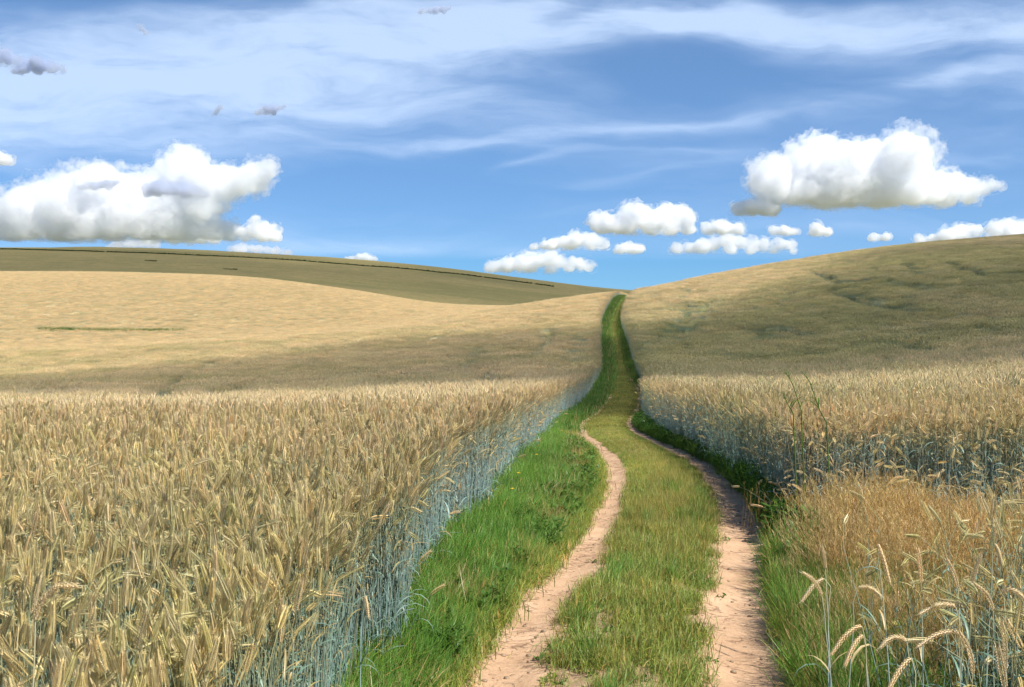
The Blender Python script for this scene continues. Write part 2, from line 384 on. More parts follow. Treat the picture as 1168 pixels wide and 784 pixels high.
# ------------------------------------------------------------------ ground sheet
def stretch(n, a, rng_lo, rng_hi, c0):
    k0 = -math.asinh((c0 - rng_lo) / a); k1 = math.asinh((rng_hi - c0) / a)
    return c0 + a * np.sinh(np.linspace(k0, k1, n))
gx = stretch(620, 4.5, -3200, 3200, 1.5); gy = stretch(900, 7.0, -300, 4000, 8.0)
X, Y = np.meshgrid(gx, gy)
def grid_faces(nx, ny, keep=None):
    i, j = np.meshgrid(np.arange(nx - 1), np.arange(ny - 1)); a = (j * nx + i).ravel()
    q = np.stack([a, a + 1, a + nx + 1, a + nx], 1)
    return q if keep is None else q[keep.ravel()]
Z = ground_z(X, Y)
g = link('ground', mesh_of('ground', np.stack([X, Y, Z], -1).reshape(-1, 3), [grid_faces(len(gx), len(gy))], [M_ground], True))
tag(g, 'bare brown soil and thin grass under the crops and beside the track', kind='structure')

# the distant hill: its crop lies on the ground sheet beyond the hollow
hx = np.linspace(-1900, 900, 420); hy = np.concatenate([np.linspace(520, 1700, 260), np.linspace(1720, 2400, 20)])
HX, HYY = np.meshgrid(hx, hy)
HZ = ground_z(HX, HYY) + 1.2 + 0.15 * fbm(HX / 9, HYY / 9, octv=3, seed=51)
hl = link('hills', mesh_of('hills', np.stack([HX, HYY, HZ], -1).reshape(-1, 3), [grid_faces(len(hx), len(hy))], [M_far], True, attrs={'mark': sstep(.1, .5, fbm(HX / 260, HYY / 60, octv=3, seed=53)).ravel() * .35}))
tag(hl, 'long brownish green hill lying behind the pale field on the left', kind='structure')

# ruts
def rut(side):
    ys = np.concatenate([np.arange(-6, 12, .035), np.arange(12, 30, .07), np.arange(30, 150, .25)])
    n = 17; t = np.linspace(-1, 1, n)
    V = []
    for y in ys:
        pass
    hw = ruthalf(ys, side); c = pathx(ys) + side * (RUT + .02 * fbm(ys * .6, ys * 0, seed=8))
    e1 = .05 * fbm(ys * 7, ys * 0 + 3 * side, octv=3, seed=15); e2 = .05 * fbm(ys * 7, ys * 0 + 9 * side, octv=3, seed=16)
    xx = c[:, None] + t[None] * hw[:, None] * 1.12 + np.where(t < 0, e1[:, None] * -t, e2[:, None] * t)
    yy = np.repeat(ys[:, None], n, 1)
    lift = np.interp(yy, [0, 20, 60, 150], [.008, .012, .04, .09])
    zz = ground_z(xx, yy) + lift * (1 - 0.6 * np.abs(t)[None] ** 4) + .006 * fbm(xx * 9, yy * 9, octv=3, seed=61) * (yy < 14)
    o = link('dirt_track', mesh_of('dirt_track', np.stack([xx, yy, zz], -1).reshape(-1, 3), [grid_faces(n, len(ys))], [M_dirt], True))
    tag(o, ('left' if side < 0 else 'right') + ' wheel rut of bare pinkish clay worn into the grassy track', kind='structure')
rut(-1); rut(1)

# ------------------------------------------------------------------ clouds
def cirrus():
    ALT = 5200.0
    pxs = np.linspace(-260, 1430, 1000); pys = np.r_[np.linspace(-170, 300, 620)]
    PXX, PYY = np.meshgrid(pxs, pys)
    tn = (HY - PYY) / F; Yd = ALT / tn; Xd = (PXX - CX) / F * Yd
    wx = PXX + 46 * fbm(PXX / 210, PYY / 70, octv=4, seed=101); wy = PYY + 24 * fbm(PXX / 190, PYY / 60, octv=4, seed=102)
    def g_(cx, cy, rx, ry, rot, amp, p=2):
        c, s_ = math.cos(rot), math.sin(rot); dx, dy = wx - cx, wy - cy
        a = (dx * c + dy * s_) / rx; b = (-dx * s_ + dy * c) / ry
        return amp * np.exp(-(np.abs(a) ** p + np.abs(b) ** p))
    d = g_(270, 72, 370, 55, -.06, 1.05) + g_(60, 118, 320, 42, -.02, .6) + g_(640, 32, 330, 30, -.05, .62) + g_(1010, 34, 330, 24, .03, .85)
    d = d + g_(-200, 60, 160, 90, 0, .6) + g_(1350, 60, 200, 60, 0, .6) + g_(600, -90, 700, 50, 0, .5)
    d = d + g_(620, 152, 300, 9, -.085, .50) + g_(480, 120, 330, 18, .05, .22) + g_(800, 168, 420, 6, .02, .26) + g_(1090, 92, 80, 11, -.12, .55) + g_(960, 178, 260, 9, -.02, .2)
    d = d + g_(120, 165, 330, 26, 0, .28) + g_(380, 278, 190, 12, .05, .42) + g_(640, 303, 260, 16, .0, .30) + g_(1000, 262, 220, 14, 0, .16) + g_(620, 182, 40, 6, -.3, .4) + g_(720, 200, 70, 6, -.2, .25)
    d = d - g_(640, 24, 36, 14, -.2, .55) - g_(790, 76, 140, 26, .03, .55) - g_(130, -4, 240, 20, 0, .75) - g_(470, 205, 200, 34, 0, .4) - g_(930, -12, 160, 16, .05, .5) - g_(560, 93, 190, 10, .12, .25)
    fine = .5 + .5 * fbm(wx / 110, wy / 17, octv=6, seed=103, gain=.58)
    tex = .5 + .5 * fbm(wx / 40, wy / 22, octv=5, seed=104, gain=.6)
    d = d + .26 + .42 * (fine - .5) + d.clip(0) * (fine - .5) * .9 + d.clip(0) * (tex - .5) * .4
    a = sstep(-.02, 1.5, d) * .64 + .09
    edge = sstep(-260, -160, PXX) * (1 - sstep(1330, 1430, PXX)) * sstep(-170, -110, PYY) * (1 - sstep(282, 300, PYY))
    a = a * edge
    V = np.stack([Xd, Yd, np.full_like(Xd, ALT + EYE)], -1).reshape(-1, 3)
    q = grid_faces(len(pxs), len(pys)); fa = a.ravel()[q].max(1) > .02; q = q[fa]
    used = np.unique(q); rm = np.full(len(V), -1); rm[used] = np.arange(len(used))
    m, nt, out = new_mat('ice cloud')
    al = nd(nt, 'ShaderNodeAttribute', attribute_name='dens').outputs['Fac']
    t = nd(nt, 'ShaderNodeBsdfTransparent'); tr = nd(nt, 'ShaderNodeBsdfTranslucent'); tr.inputs[0].default_value = (.47, .575, .72, 1)
    df = nd(nt, 'ShaderNodeBsdfDiffuse'); df.inputs[0].default_value = (.55, .61, .70, 1)
    m1 = nd(nt, 'ShaderNodeMixShader'); m1.inputs[0].default_value = .78; nt.links.new(df.outputs[0], m1.inputs[1]); nt.links.new(tr.outputs[0], m1.inputs[2])
    m2 = nd(nt, 'ShaderNodeMixShader'); nt.links.new(al, m2.inputs[0]); nt.links.new(t.outputs[0], m2.inputs[1]); nt.links.new(m1.outputs[0], m2.inputs[2])
    nt.links.new(m2.outputs[0], out.inputs[0])
    o = link('high_cloud', mesh_of('high_cloud', V[used], [rm[q]], [m], True, attrs={'dens': a.ravel()[used]}))
    tag(o, 'thin streaky veil of high white cloud spread over the top of the sky', 'high cloud', kind='stuff')
cirrus()

def vol_mat(name, dens, col=(1, 1, 1), aniso=.25, feat=0, lo=.36, hi=.54):
    m, nt, out = new_mat(name)
    v = nd(nt, 'ShaderNodeVolumeScatter'); v.inputs['Color'].default_value = (*col, 1); v.inputs['Density'].default_value = dens; v.inputs['Anisotropy'].default_value = aniso
    ab = nd(nt, 'ShaderNodeVolumeAbsorption'); ab.inputs['Color'].default_value = (*col, 1); ab.inputs['Density'].default_value = dens
    ad = nd(nt, 'ShaderNodeAddShader'); nt.links.new(v.outputs[0], ad.inputs[0]); nt.links.new(ab.outputs[0], ad.inputs[1])
    nt.links.new(ad.outputs[0], out.inputs[1]); m.cycles.homogeneous_volume = not feat
    if feat:      # the vapour is patchy: billows and torn edges
        tc = nd(nt, 'ShaderNodeTexCoord').outputs['Object']; n = noise(nt, tc, 1 / feat, 7, .64, .25)
        rp = nd(nt, 'ShaderNodeMapRange', clamp=True); nt.links.new(n, rp.inputs[0])
        for q, val in zip((1, 2, 3, 4), (lo, hi, 0.0, dens)): rp.inputs[q].default_value = val
        nt.links.new(rp.outputs[0], v.inputs['Density']); nt.links.new(rp.outputs[0], ab.inputs['Density'])
    return m
def icos(sub):
    import bmesh
    bm = bmesh.new(); bmesh.ops.create_icosphere(bm, subdivisions=sub, radius=1); bm.verts.ensure_lookup_table()
    V = np.array([v.co for v in bm.verts]); T = np.array([[v.index for v in f.verts] for f in bm.faces]); bm.free(); return V, T
ICO = icos(2); ICO_ = icos(1)
def cloud_mesh(balls, base, voxel, seed, rough=.5, flat=True):
    """balls (n,4) joined into one skin, then roughened at three sizes"""
    V, T = ICO
    VV = np.concatenate([b[:3] + V * b[3] for b in balls]); TT = np.concatenate([T + i * len(V) for i in range(len(balls))])
    me = mesh_of('tmp', VV, [TT]); o = bpy.data.objects.new('tmp', me); C.objects.link(o)
    md = o.modifiers.new('r', 'REMESH'); md.mode = 'VOXEL'; md.voxel_size = voxel
    bpy.context.view_layer.update(); dg = bpy.context.evaluated_depsgraph_get(); e = o.evaluated_get(dg)
    m2 = bpy.data.meshes.new_from_object(e); n = len(m2.vertices)
    co = np.zeros(n * 3, np.float32); m2.vertices.foreach_get('co', co); co = co.reshape(-1, 3).astype(float)
    no = np.zeros(n * 3, np.float32); m2.vertices.foreach_get('normal', no); no = no.reshape(-1, 3)
    L = np.median(balls[:, 3]) * 1.15
    d = 0
    for k, (f, a) in enumerate(((2.6, .26), (1.2, .26), (.55, .25), (.27, .17), (.13, .09))):
        q = co / (L * f); nn = np.abs(fbm(q[:, 0], q[:, 1], q[:, 2], octv=1 if k < 3 else 2, seed=seed + k * 7)); d = d + (.30 - nn) * a * L * rough * 3.0
    co = co + no * d[:, None]
    if flat:    # flat undersides
        z = co[:, 2]; k = z < base; co[k, 2] = base + (z[k] - base) * .38
    m2.vertices.foreach_set('co', co.astype(np.float32).ravel()); m2.update()
    o.data = m2; bpy.context.view_layer.update(); m3 = bpy.data.meshes.new_from_object(o.evaluated_get(bpy.context.evaluated_depsgraph_get())); m2 = m3
    m2.polygons.foreach_set('use_smooth', np.ones(len(m2.polygons), bool)); m2.update()
    bpy.data.objects.remove(o); bpy.data.meshes.remove(me)
    return m2
def cumulus(name_, label, lumps, base_py, D, dens, seed, sub=22, rough=.62, group=None, col=(.968, .977, .992), smallr=.30, vox=1.1, veil=True):
    """lumps: (column, row, radius) in photo pixels at distance D: placed there at real size, with depth"""
    r = np.random.default_rng(seed); k = D / F; balls = []
    ls = list(lumps)
    for (x0, y0, r0_), (x1, y1, r1_) in zip(lumps[:-1], lumps[1:]):      # fill between neighbours and down to the flat base
        if abs(x1 - x0) < 60 and math.hypot(x1 - x0, y1 - y0) > .5 * (r0_ + r1_): ls.append(((x0 + x1) / 2, (y0 + y1) / 2 + .1 * r0_, (r0_ + r1_) * .46))
    for x0, y0, r0_ in lumps:
        if base_py - y0 < 2.2 * r0_: ls.append((x0 + r.normal(0, .2) * r0_, base_py - r0_ * .45, r0_ * .8))
    for px, py, rad in ls:
        c = np.array([(px - CX) * k, D + r.normal(0, .5) * rad * k, EYE + (HY - py) * k]); R_ = rad * k
        balls.append([*c, R_ * .86])
        balls.append([c[0] + r.normal(0, .4) * R_, c[1] + r.choice([-1, 1]) * R_ * .8, c[2] - R_ * .1, R_ * .75])
        for _ in range(sub):
            d = r.normal(0, 1, 3); d /= np.linalg.norm(d); d[2] = abs(d[2]) * 1.1 - .25
            q = r.uniform(.5, 1.0) * smallr * R_; balls.append([*(c + d * (R_ * .98 - q * .35)), q])
    base = EYE + (HY - base_py) * k
    me = cloud_mesh(np.array(balls), base, vox * k, seed, rough)
    org = np.array([(lumps[0][0] - CX) * k, D, base]); me.transform(__import__('mathutils').Matrix.Translation(-Vector(org)))
    me.materials.append(vol_mat('cloud vapour', dens * 1.4 / k, col, feat=15 * k, lo=.36, hi=.56))
    o = link(name_, me); o.location = org
    if veil:      # ragged thin vapour round the dense body
        B2 = np.array(balls); B2[:, 3] *= r.uniform(1.1, 1.6, len(B2)); B2[:, :3] += r.normal(0, .12, (len(B2), 3)) * B2[:, 3:4] * np.array([1.5, 1, .7])
        mv = cloud_mesh(B2, base - 1.5 * k, vox * k * 1.3, seed + 300, rough * 1.9); mv.transform(__import__('mathutils').Matrix.Translation(-Vector(org)))
        mv.materials.append(vol_mat('thin cloud vapour', dens * 1.0 / k, col, feat=12 * k, lo=.49, hi=.70)); ov = link('cloud_fringe', mv, o)
    tag(o, label, 'cloud', group or 'heaped clouds low in the sky'); return o
CM = 'cumulus_cloud'
cumulus(CM, 'largest white heaped cloud above the right hill, with a flat base', [(880, 205, 28), (905, 196, 26), (936, 182, 36), (965, 188, 30), (962, 208, 30), (1000, 182, 33), (1030, 176, 27), (1045, 195, 26), (1020, 208, 28), (1082, 212, 22), (1108, 215, 14), (1130, 212, 9), (1060, 222, 15), (905, 218, 17)], 232, 2600, .085, 1)
cumulus(CM, 'wide pile of white cloud at the left edge with grey patches inside', [(5, 248, 26), (35, 240, 33), (75, 222, 34), (118, 214, 30), (155, 228, 34), (190, 205, 30), (210, 185, 23), (228, 205, 26), (255, 210, 24), (285, 202, 20), (306, 192, 13), (190, 240, 34), (120, 250, 30), (235, 236, 24), (70, 256, 24), (-25, 250, 20)], 272, 2700, .08, 2)
cumulus(CM, 'short rounded cloud puff right of the wide left pile', [(296, 262, 12), (284, 266, 9), (311, 263, 11), (292, 250, 6)], 275, 2500, .16, 3, 8)
cumulus(CM, 'low white cloud tucked under the right end of the wide left pile', [(200, 270, 12), (222, 266, 13), (243, 266, 12), (170, 276, 8)], 277, 3300, .16, 4)
cumulus(CM, 'small white cloud fragment cut by the left edge of the picture', [(-4, 180, 10), (8, 181, 7)], 188, 2300, .18, 5, 6)
cumulus(CM, 'white cloud with three bumps near the middle, above the track', [(684, 252, 15), (703, 255, 12), (722, 245, 17), (742, 252, 14), (762, 245, 16), (778, 243, 13), (787, 250, 8)], 266, 2600, .14, 6)
cumulus(CM, 'small flat cloud just below left of the largest right cloud', [(842, 236, 8), (856, 235, 10), (872, 238, 9), (884, 239, 7)], 246, 2600, .18, 7, 7)
cumulus(CM, 'low flat cloud left of the three bump cloud, bigger of two close together', [(610, 282, 6), (632, 278, 9), (655, 273, 11), (676, 274, 10), (690, 278, 7)], 284, 3200, .16, 8, 7)
cumulus(CM, 'tiny cloud beneath the three bump cloud', [(706, 284, 7), (718, 281, 8), (731, 284, 6)], 289, 3200, .18, 9, 6)
cumulus(CM, 'pale cloud heap resting just over the dark hill left of the gap', [(560, 305, 9), (580, 302, 11), (604, 297, 12), (628, 295, 11), (650, 300, 9), (672, 302, 8)], 310, 3600, .14, 10)
cumulus(CM, 'broad hazy low cloud right of the gap over the crest', [(772, 283, 8), (800, 280, 10), (830, 274, 11), (858, 277, 10), (885, 279, 9), (905, 279, 6)], 289, 3600, .12, 11)
cumulus(CM, 'small cloud just above the broad hazy one, left of a similar puff', [(806, 260, 9), (822, 258, 10), (840, 261, 8)], 267, 3200, .16, 12, 7)
cumulus(CM, 'tiny oval puff between two small clouds over the right crest', [(880, 262, 6), (893, 263, 7), (905, 265, 5)], 268, 3200, .18, 13, 6)
cumulus(CM, 'round puff under the left end of the largest right cloud', [(926, 261, 8), (936, 263, 8), (945, 265, 5)], 269, 3000, .18, 14, 6)
cumulus(CM, 'lone tiny cloud below the middle of the largest right cloud', [(997, 270, 6), (1008, 271, 6)], 275, 3000, .2, 15, 6)
cumulus(CM, 'low bank of cloud rising behind the crest at the right edge', [(1050, 276, 8), (1075, 270, 10), (1100, 264, 11), (1128, 262, 10), (1152, 259, 12), (1175, 262, 12)], 275, 3400, .14, 16)
cumulus(CM, 'low cloud sliver showing over the left dark hill crest', [(400, 296, 5), (416, 293, 6), (428, 296, 4)], 297, 3800, .18, 17, 5)
cumulus(CM, 'low cloud just above the dark hill crest under the middle of the wide left pile', [(128, 279, 6), (145, 277, 7), (162, 278, 6), (178, 279, 6)], 284, 3900, .12, 18, 6)
cumulus(CM, 'low flat cloud on the dark hill crest under the short rounded puff', [(262, 284, 5), (278, 282, 7), (296, 284, 6), (314, 285, 6), (330, 288, 5)], 290, 3900, .10, 28, 6)
SHADE_DK = (.72, .78, .90)  # scraps hang in shadow; that shade is put into this darker vapour colour
FR = 'small grey cloud scraps floating high in the sky'
cumulus('cloud_scrap', 'small grey lens shaped cloud scrap left of centre in the pale veil', [(292, 128, 4), (302, 125, 6), (314, 124, 5), (324, 121, 3)], 131, 1700, .16, 21, 6, group=FR, col=SHADE_DK)
cumulus('cloud_scrap', 'grey cloud scrap at the upper left edge of the sky', [(4, 62, 9), (18, 68, 8), (32, 71, 8), (46, 73, 9), (60, 76, 7), (72, 78, 5), (-12, 60, 12)], 84, 1700, .16, 22, 6, group=FR, col=SHADE_DK)
cumulus('cloud_scrap', 'tiny grey cloud wisp left of the lens shaped scrap', [(246, 127, 4), (252, 123, 4)], 132, 1700, .16, 23, 5, group=FR, col=SHADE_DK)
cumulus('cloud_scrap', 'small faint grey cloud wisp high above the left pile', [(160, 30, 4), (166, 36, 4)], 41, 1700, .16, 24, 5, group=FR, col=SHADE_DK)
cumulus('cloud_scrap', 'thin grey cloud shred near the top centre of the sky', [(478, 13, 3.5), (485, 12, 4), (492, 11, 4), (499, 10, 4), (506, 9.5, 4), (513, 9, 3)], 16, 1700, .16, 25, 5, group=FR, col=SHADE_DK)
PG = 'grey cloud patches in front of the wide left pile'
cumulus('cloud_patch', 'larger grey patch in front of the middle of the wide left cloud pile', [(168, 216, 8), (185, 214, 11), (205, 214, 11), (222, 218, 8), (234, 221, 5)], 224, 2350, .11, 26, 6, group=PG, col=(.80, .84, .93))  # shaded patches: their shade is painted by the darker vapour colour
cumulus('cloud_patch', 'smaller slanting grey patch in the left part of the wide cloud pile', [(92, 214, 4), (106, 211, 6), (122, 209, 6), (134, 208, 4)], 217, 2350, .11, 27, 6, group=PG, col=(.80, .84, .93))

# clouds above the frame, whose shadows lie across the hills
def shade_cloud(label, ells, alt, dens, thick, voxel, seed):
    """ells: (x, y, z of ground, rx, ry): where the shadow falls; the cloud hangs up the sun's direction from there"""
    balls = []; r = np.random.default_rng(seed)
    V, T = ICO; VV = []; 
    for (x, y, z, rx, ry) in ells:
        k = (alt - z) / SD.z; c = np.array([x + SD.x * k, y + SD.y * k, alt]); VV.append(c + V * np.array([rx, ry, thick]))
    VV_ = np.concatenate(VV); TT = np.concatenate([T + i * len(V) for i in range(len(VV))])
    me = mesh_of('tmp', VV_, [TT]); o = bpy.data.objects.new('tmp', me); C.objects.link(o)
    md = o.modifiers.new('r', 'REMESH'); md.mode = 'VOXEL'; md.voxel_size = voxel
    bpy.context.view_layer.update(); m2 = bpy.data.meshes.new_from_object(o.evaluated_get(bpy.context.evaluated_depsgraph_get()))
    n = len(m2.vertices); co = np.zeros(n * 3, np.float32); m2.vertices.foreach_get('co', co); co = co.reshape(-1, 3).astype(float)
    no = np.zeros(n * 3, np.float32); m2.vertices.foreach_get('normal', no); no = no.reshape(-1, 3); L = thick * 2.2
    co += no * (fbm(co[:, 0] / L, co[:, 1] / L, co[:, 2] / L, octv=4, seed=seed) * thick * .55)[:, None]
    m2.vertices.foreach_set('co', co.astype(np.float32).ravel()); m2.update()
    bpy.data.objects.remove(o); bpy.data.meshes.remove(me)
    c = co.mean(0); m2.transform(__import__('mathutils').Matrix.Translation(-Vector(c))); m2.materials.append(vol_mat('cloud vapour', dens, (1, 1, 1), .3))
    o = link(CM, m2); o.location = c; tag(o, label, 'cloud', 'clouds overhead shading the hills')
shade_cloud('broad cloud high overhead whose shadow darkens the right hill and the hollow', [
    (14, 68, 0, 44, 36), (-14, 66, 0, 26, 28), (-34, 58, 0, 28, 22), (62, 84, 3, 48, 50), (100, 120, 8, 60, 70), (150, 160, 10, 80, 110), (112, 175, 10, 45, 50)], 420, .029, 14, 3.5, 201)
shade_cloud('long cloud high overhead whose shadow darkens the distant hill', [
    (-500, 1150, 40, 420, 430), (0, 1150, 20, 420, 430), (-900, 1150, 40, 420, 430), (250, 1150, 10, 300, 430)], 1500, .004, 90, 22, 202)

# ------------------------------------------------------------------ rye plants
STEM_LO, STEM_MID, STEM_HI = np.array((.38, .58, .68)), np.array((.46, .61, .62)), np.array((.52, .50, .30))
EAR = np.array((.81, .625, .365)); EAR2 = np.array((.70, .54, .29)); AWN = np.array((.84, .69, .43))
def arc(h, lean, droop, earl, r, az=None, n=9, start=.72):
    """points of a stalk: nearly straight, its top bending over by droop"""
    az = r.uniform(0, 2 * math.pi) if az is None else az
    d = np.array([math.cos(az), math.sin(az)])
    s = np.linspace(0, 1, n) ** .8; tot = h + earl * .5; L = tot
    ang = np.zeros(60); u = np.linspace(0, 1, 60)
    ang = lean * u + droop * sstep(start, 1.0, u) 
    du = L / 59; px = np.cumsum(np.sin(ang)) * du; pz = np.cumsum(np.cos(ang)) * du
    wob = .012 * np.sin(u * r.uniform(3, 7) + r.uniform(0, 6))
    P = np.stack([d[0] * px - d[1] * wob, d[1] * px + d[0] * wob, pz], 1); P[0] *= 0
    return P
def ear_detail(mb, P, r, tint=1., awn_l=.03):
    """an ear along P: paired spikelets with awns"""
    n = 15; seg = np.linspace(0, len(P) - 1, n); Pi = np.stack([np.interp(seg, np.arange(len(P)), P[:, k]) for k in range(3)], 1)
    t, a, b = frame(Pi); ph = r.uniform(0, 3.1)
    for i in range(n):
        f = i / (n - 1); w = (.0045 + .0034 * math.sin(math.pi * min(1, f * .9 + .18)))
        for s in (-1, 1):
            for q in (0, 1):
                th = ph + (0 if s > 0 else math.pi) + (q * 1.35 - .67)
                od = a[i] * math.cos(th) + b[i] * math.sin(th); sd = np.cross(t[i], od)
                o = Pi[i] + od * .0015; tip = Pi[i] + t[i] * (.015) + od * w * 1.5
                mid = (o + tip) / 2 + od * .0026
                cc = (EAR * (1 - f * .0) if q else EAR2 * 1.12) * tint * r.uniform(.82, 1.15)
                V = [o, mid + sd * .0026, tip, mid - sd * .0026, mid + od * .0028]
                mb.add(V, [[0, 1, 4], [1, 2, 4], [2, 3, 4], [3, 0, 4]], None, np.array([cc * .8, cc, cc * 1.12, cc, cc * 1.1]))
                al = awn_l * r.uniform(.7, 1.25) * (1 if f < .8 else .8)
                e = tip + (t[i] + od * r.uniform(.22, .5)) * al
                mb.add([tip - sd * .0005, tip + sd * .0005, e], [[0, 1, 2]], None, AWN * tint)
def ear_simple(mb, P, r, tint=1., sides=4, rad=.0062, awns=7):
    k = np.linspace(0, len(P) - 1, 6); Pi = np.stack([np.interp(k, np.arange(len(P)), P[:, c]) for c in range(3)], 1)
    cols_ = np.array([EAR2 * (.9 + .3 * (i % 2)) * tint if i % 2 else EAR * 1.05 * tint for i in range(6)])
    tube(mb, Pi, np.array([.35, .9, 1.0, .95, .7, .15]) * rad, cols_, sides)
    t, a, b = frame(Pi)
    for i in range(awns):
        j = r.integers(0, 6); th = r.uniform(0, 6.28); od = a[j] * math.cos(th) + b[j] * math.sin(th); sd = np.cross(t[j], od)
        e = Pi[j] + (t[j] + od * .35) * .055
        mb.add([Pi[j] - sd * .0009, Pi[j] + sd * .0009, e], [[0, 1, 2]], None, AWN * tint)
def leaf(mb, P0, r, L, col, w=.010, az=None):
    az = r.uniform(0, 6.28) if az is None else az; u = np.linspace(0, 1, 6); up = r.uniform(.5, 1.1)
    bend = r.uniform(1.2, 2.6)
    ang = up * 0 + .35 + bend * u ** 1.3; du = L / 5
    px = np.cumsum(np.sin(ang)) * du - math.sin(ang[0]) * du; pz = np.cumsum(np.cos(ang)) * du - math.cos(ang[0]) * du
    P = P0 + np.stack([math.cos(az) * px, math.sin(az) * px, pz], 1)
    ribbon(mb, P, w * np.array([.6, 1, .95, .8, .5, .06]), col, side=(-math.sin(az), math.cos(az), r.uniform(-.5, .5)), fold=.15)
def stalk(mb, r, lod=0, h=None, droop=None, base=(0, 0, 0), lean=None, az=None, cut=0.0, tint=1.):
    h = r.normal(1.16, .055) if h is None else h
    earl = r.uniform(.072, .112)
    droop = abs(r.normal(.2, .38)) if droop is None else droop
    lean = r.normal(.05, .07) if lean is None else lean
    P = arc(h, lean, droop, earl, r, az) + np.asarray(base)
    if cut: P = P[P[:, 2] > cut]
    L = np.r_[0, np.cumsum(np.linalg.norm(np.diff(P, axis=0), axis=1))]; tot = L[-1]
    def samp(s): return np.stack([np.interp(s, L, P[:, k]) for k in range(3)], 1)
    ns = (9, 6, 3)[lod]
    s = np.linspace(0, tot - earl, ns); S = samp(s); f = (s + cut) / (tot - earl + cut)
    tc = np.where(f[:, None] < .55, STEM_LO + (STEM_MID - STEM_LO) * (f[:, None] / .55), STEM_MID + (STEM_HI - STEM_MID) * ((f[:, None] - .55) / .45))
    tc = tc * r.uniform(.75, 1.2)
    if r.random() < .18: tc = tc * .35 + np.array((.48, .37, .18)) * .65
    tube(mb, S, (.0025, .0032, .004)[lod] * np.interp(f, [0, 1], [1.15, .7]), tc, 3)
    E = samp(np.linspace(tot - earl, tot, 8))
    et = tint * r.uniform(.85, 1.15) * np.array([1, r.uniform(.95, 1.05), r.uniform(.85, 1.12)])
    if lod == 0: ear_detail(mb, E, r, et, r.uniform(.018, .034))
    elif lod == 1: ear_simple(mb, E, r, et)
    else: ear_simple(mb, E, r, et, 3, .013, 2)
    nl = (r.integers(1, 4), r.integers(1, 3), 0)[lod]
    for _ in range(nl):
        q = r.uniform(.2, .8); p = samp(np.array([q * (tot - earl)]))[0]
        c = np.array((.22, .33, .30)) * r.uniform(.8, 1.3) if r.random() < .6 else np.array((.50, .38, .19)) * r.uniform(.8, 1.1)
        leaf(mb, p, r, r.uniform(.12, .24), c, (.009, .011)[min(lod, 1)])

variants = bpy.data.collections.new('rye plants')
def add_variant(coll, nm, me):
    o = bpy.data.objects.new(nm, me); coll.objects.link(o); return o
r0 = np.random.default_rng(11)
N0, N1, N2, N3 = 22, 8, 7, 5
for i in range(N0):
    mb = MB(); stalk(mb, r0, 0, droop=None if i < 16 else r0.uniform(1.2, 2.3)); add_variant(variants, 'rye_plant_%02d' % i, mb.mesh('rye_plant', M_rye))
for i in range(N1):
    mb = MB()
    for _ in range(34):
        b = (r0.uniform(-.25, .25), r0.uniform(-.25, .25), 0)
        stalk(mb, r0, 1, base=b)
    add_variant(variants, 'rye_plant_%02d' % (N0 + i), mb.mesh('rye_plant', M_rye))
for i in range(N2):
    mb = MB()
    for _ in range(150):
        b = (r0.uniform(-.75, .75), r0.uniform(-.75, .75), 0)
        stalk(mb, r0, 2, base=b, cut=.7, h=r0.normal(1.16, .07))
    add_variant(variants, 'rye_plant_%02d' % (N0 + N1 + i), mb.mesh('rye_plant', M_rye))
for i in range(N3):     # short or broken plants, mostly leaf and stem, for the field's edge
    mb = MB(); stalk(mb, r0, 0, h=r0.uniform(.55, .95), droop=r0.uniform(.2, 1.8), lean=r0.uniform(.1, .6))
    for _ in range(3): leaf(mb, np.array((0, 0, r0.uniform(.1, .5))), r0, r0.uniform(.2, .35), np.array((.24, .35, .33)) * r0.uniform(.7, 1.3), .012)
    add_variant(variants, 'rye_plant_%02d' % (N0 + N1 + N2 + i), mb.mesh('rye_plant', M_rye))

def scatter_nodes(coll, name):
    ng = bpy.data.node_groups.new(name, 'GeometryNodeTree')
    ng.interface.new_socket('Geometry', in_out='INPUT', socket_type='NodeSocketGeometry'); ng.interface.new_socket('Geometry', in_out='OUTPUT', socket_type='NodeSocketGeometry')
    N, L = ng.nodes, ng.links
    gi = N.new('NodeGroupInput'); go = N.new('NodeGroupOutput')
    def attr(nm, t):
        a = N.new('GeometryNodeInputNamedAttribute'); a.data_type = t; a.inputs['Name'].default_value = nm; return a.outputs['Attribute']
    sep = N.new('GeometryNodeSeparateGeometry'); sep.domain = 'POINT'; L.new(gi.outputs[0], sep.inputs[0])
    cmp_ = N.new('FunctionNodeCompare'); cmp_.data_type = 'FLOAT'; cmp_.operation = 'GREATER_THAN'; L.new(attr('scl', 'FLOAT'), cmp_.inputs[0]); cmp_.inputs[1].default_value = .001
    L.new(cmp_.outputs[0], sep.inputs[1])
    ci = N.new('GeometryNodeCollectionInfo'); ci.inputs[0].default_value = coll; ci.inputs['Separate Children'].default_value = True; ci.inputs['Reset Children'].default_value = True
    ip = N.new('GeometryNodeInstanceOnPoints'); L.new(sep.outputs[0], ip.inputs['Points']); L.new(ci.outputs[0], ip.inputs['Instance'])
    ip.inputs['Pick Instance'].default_value = True; L.new(attr('var', 'INT'), ip.inputs['Instance Index'])
    e2r = N.new('FunctionNodeEulerToRotation'); L.new(attr('rot', 'FLOAT_VECTOR'), e2r.inputs[0]); L.new(e2r.outputs[0], ip.inputs['Rotation'])
    L.new(attr('scl', 'FLOAT'), ip.inputs['Scale'])
    jn = N.new('GeometryNodeJoinGeometry'); L.new(sep.outputs[1], jn.inputs[0]); L.new(ip.outputs[0], jn.inputs[0])
    L.new(jn.outputs[0], go.inputs[0]); return ng
NG_rye = scatter_nodes(variants, 'rye scatter')

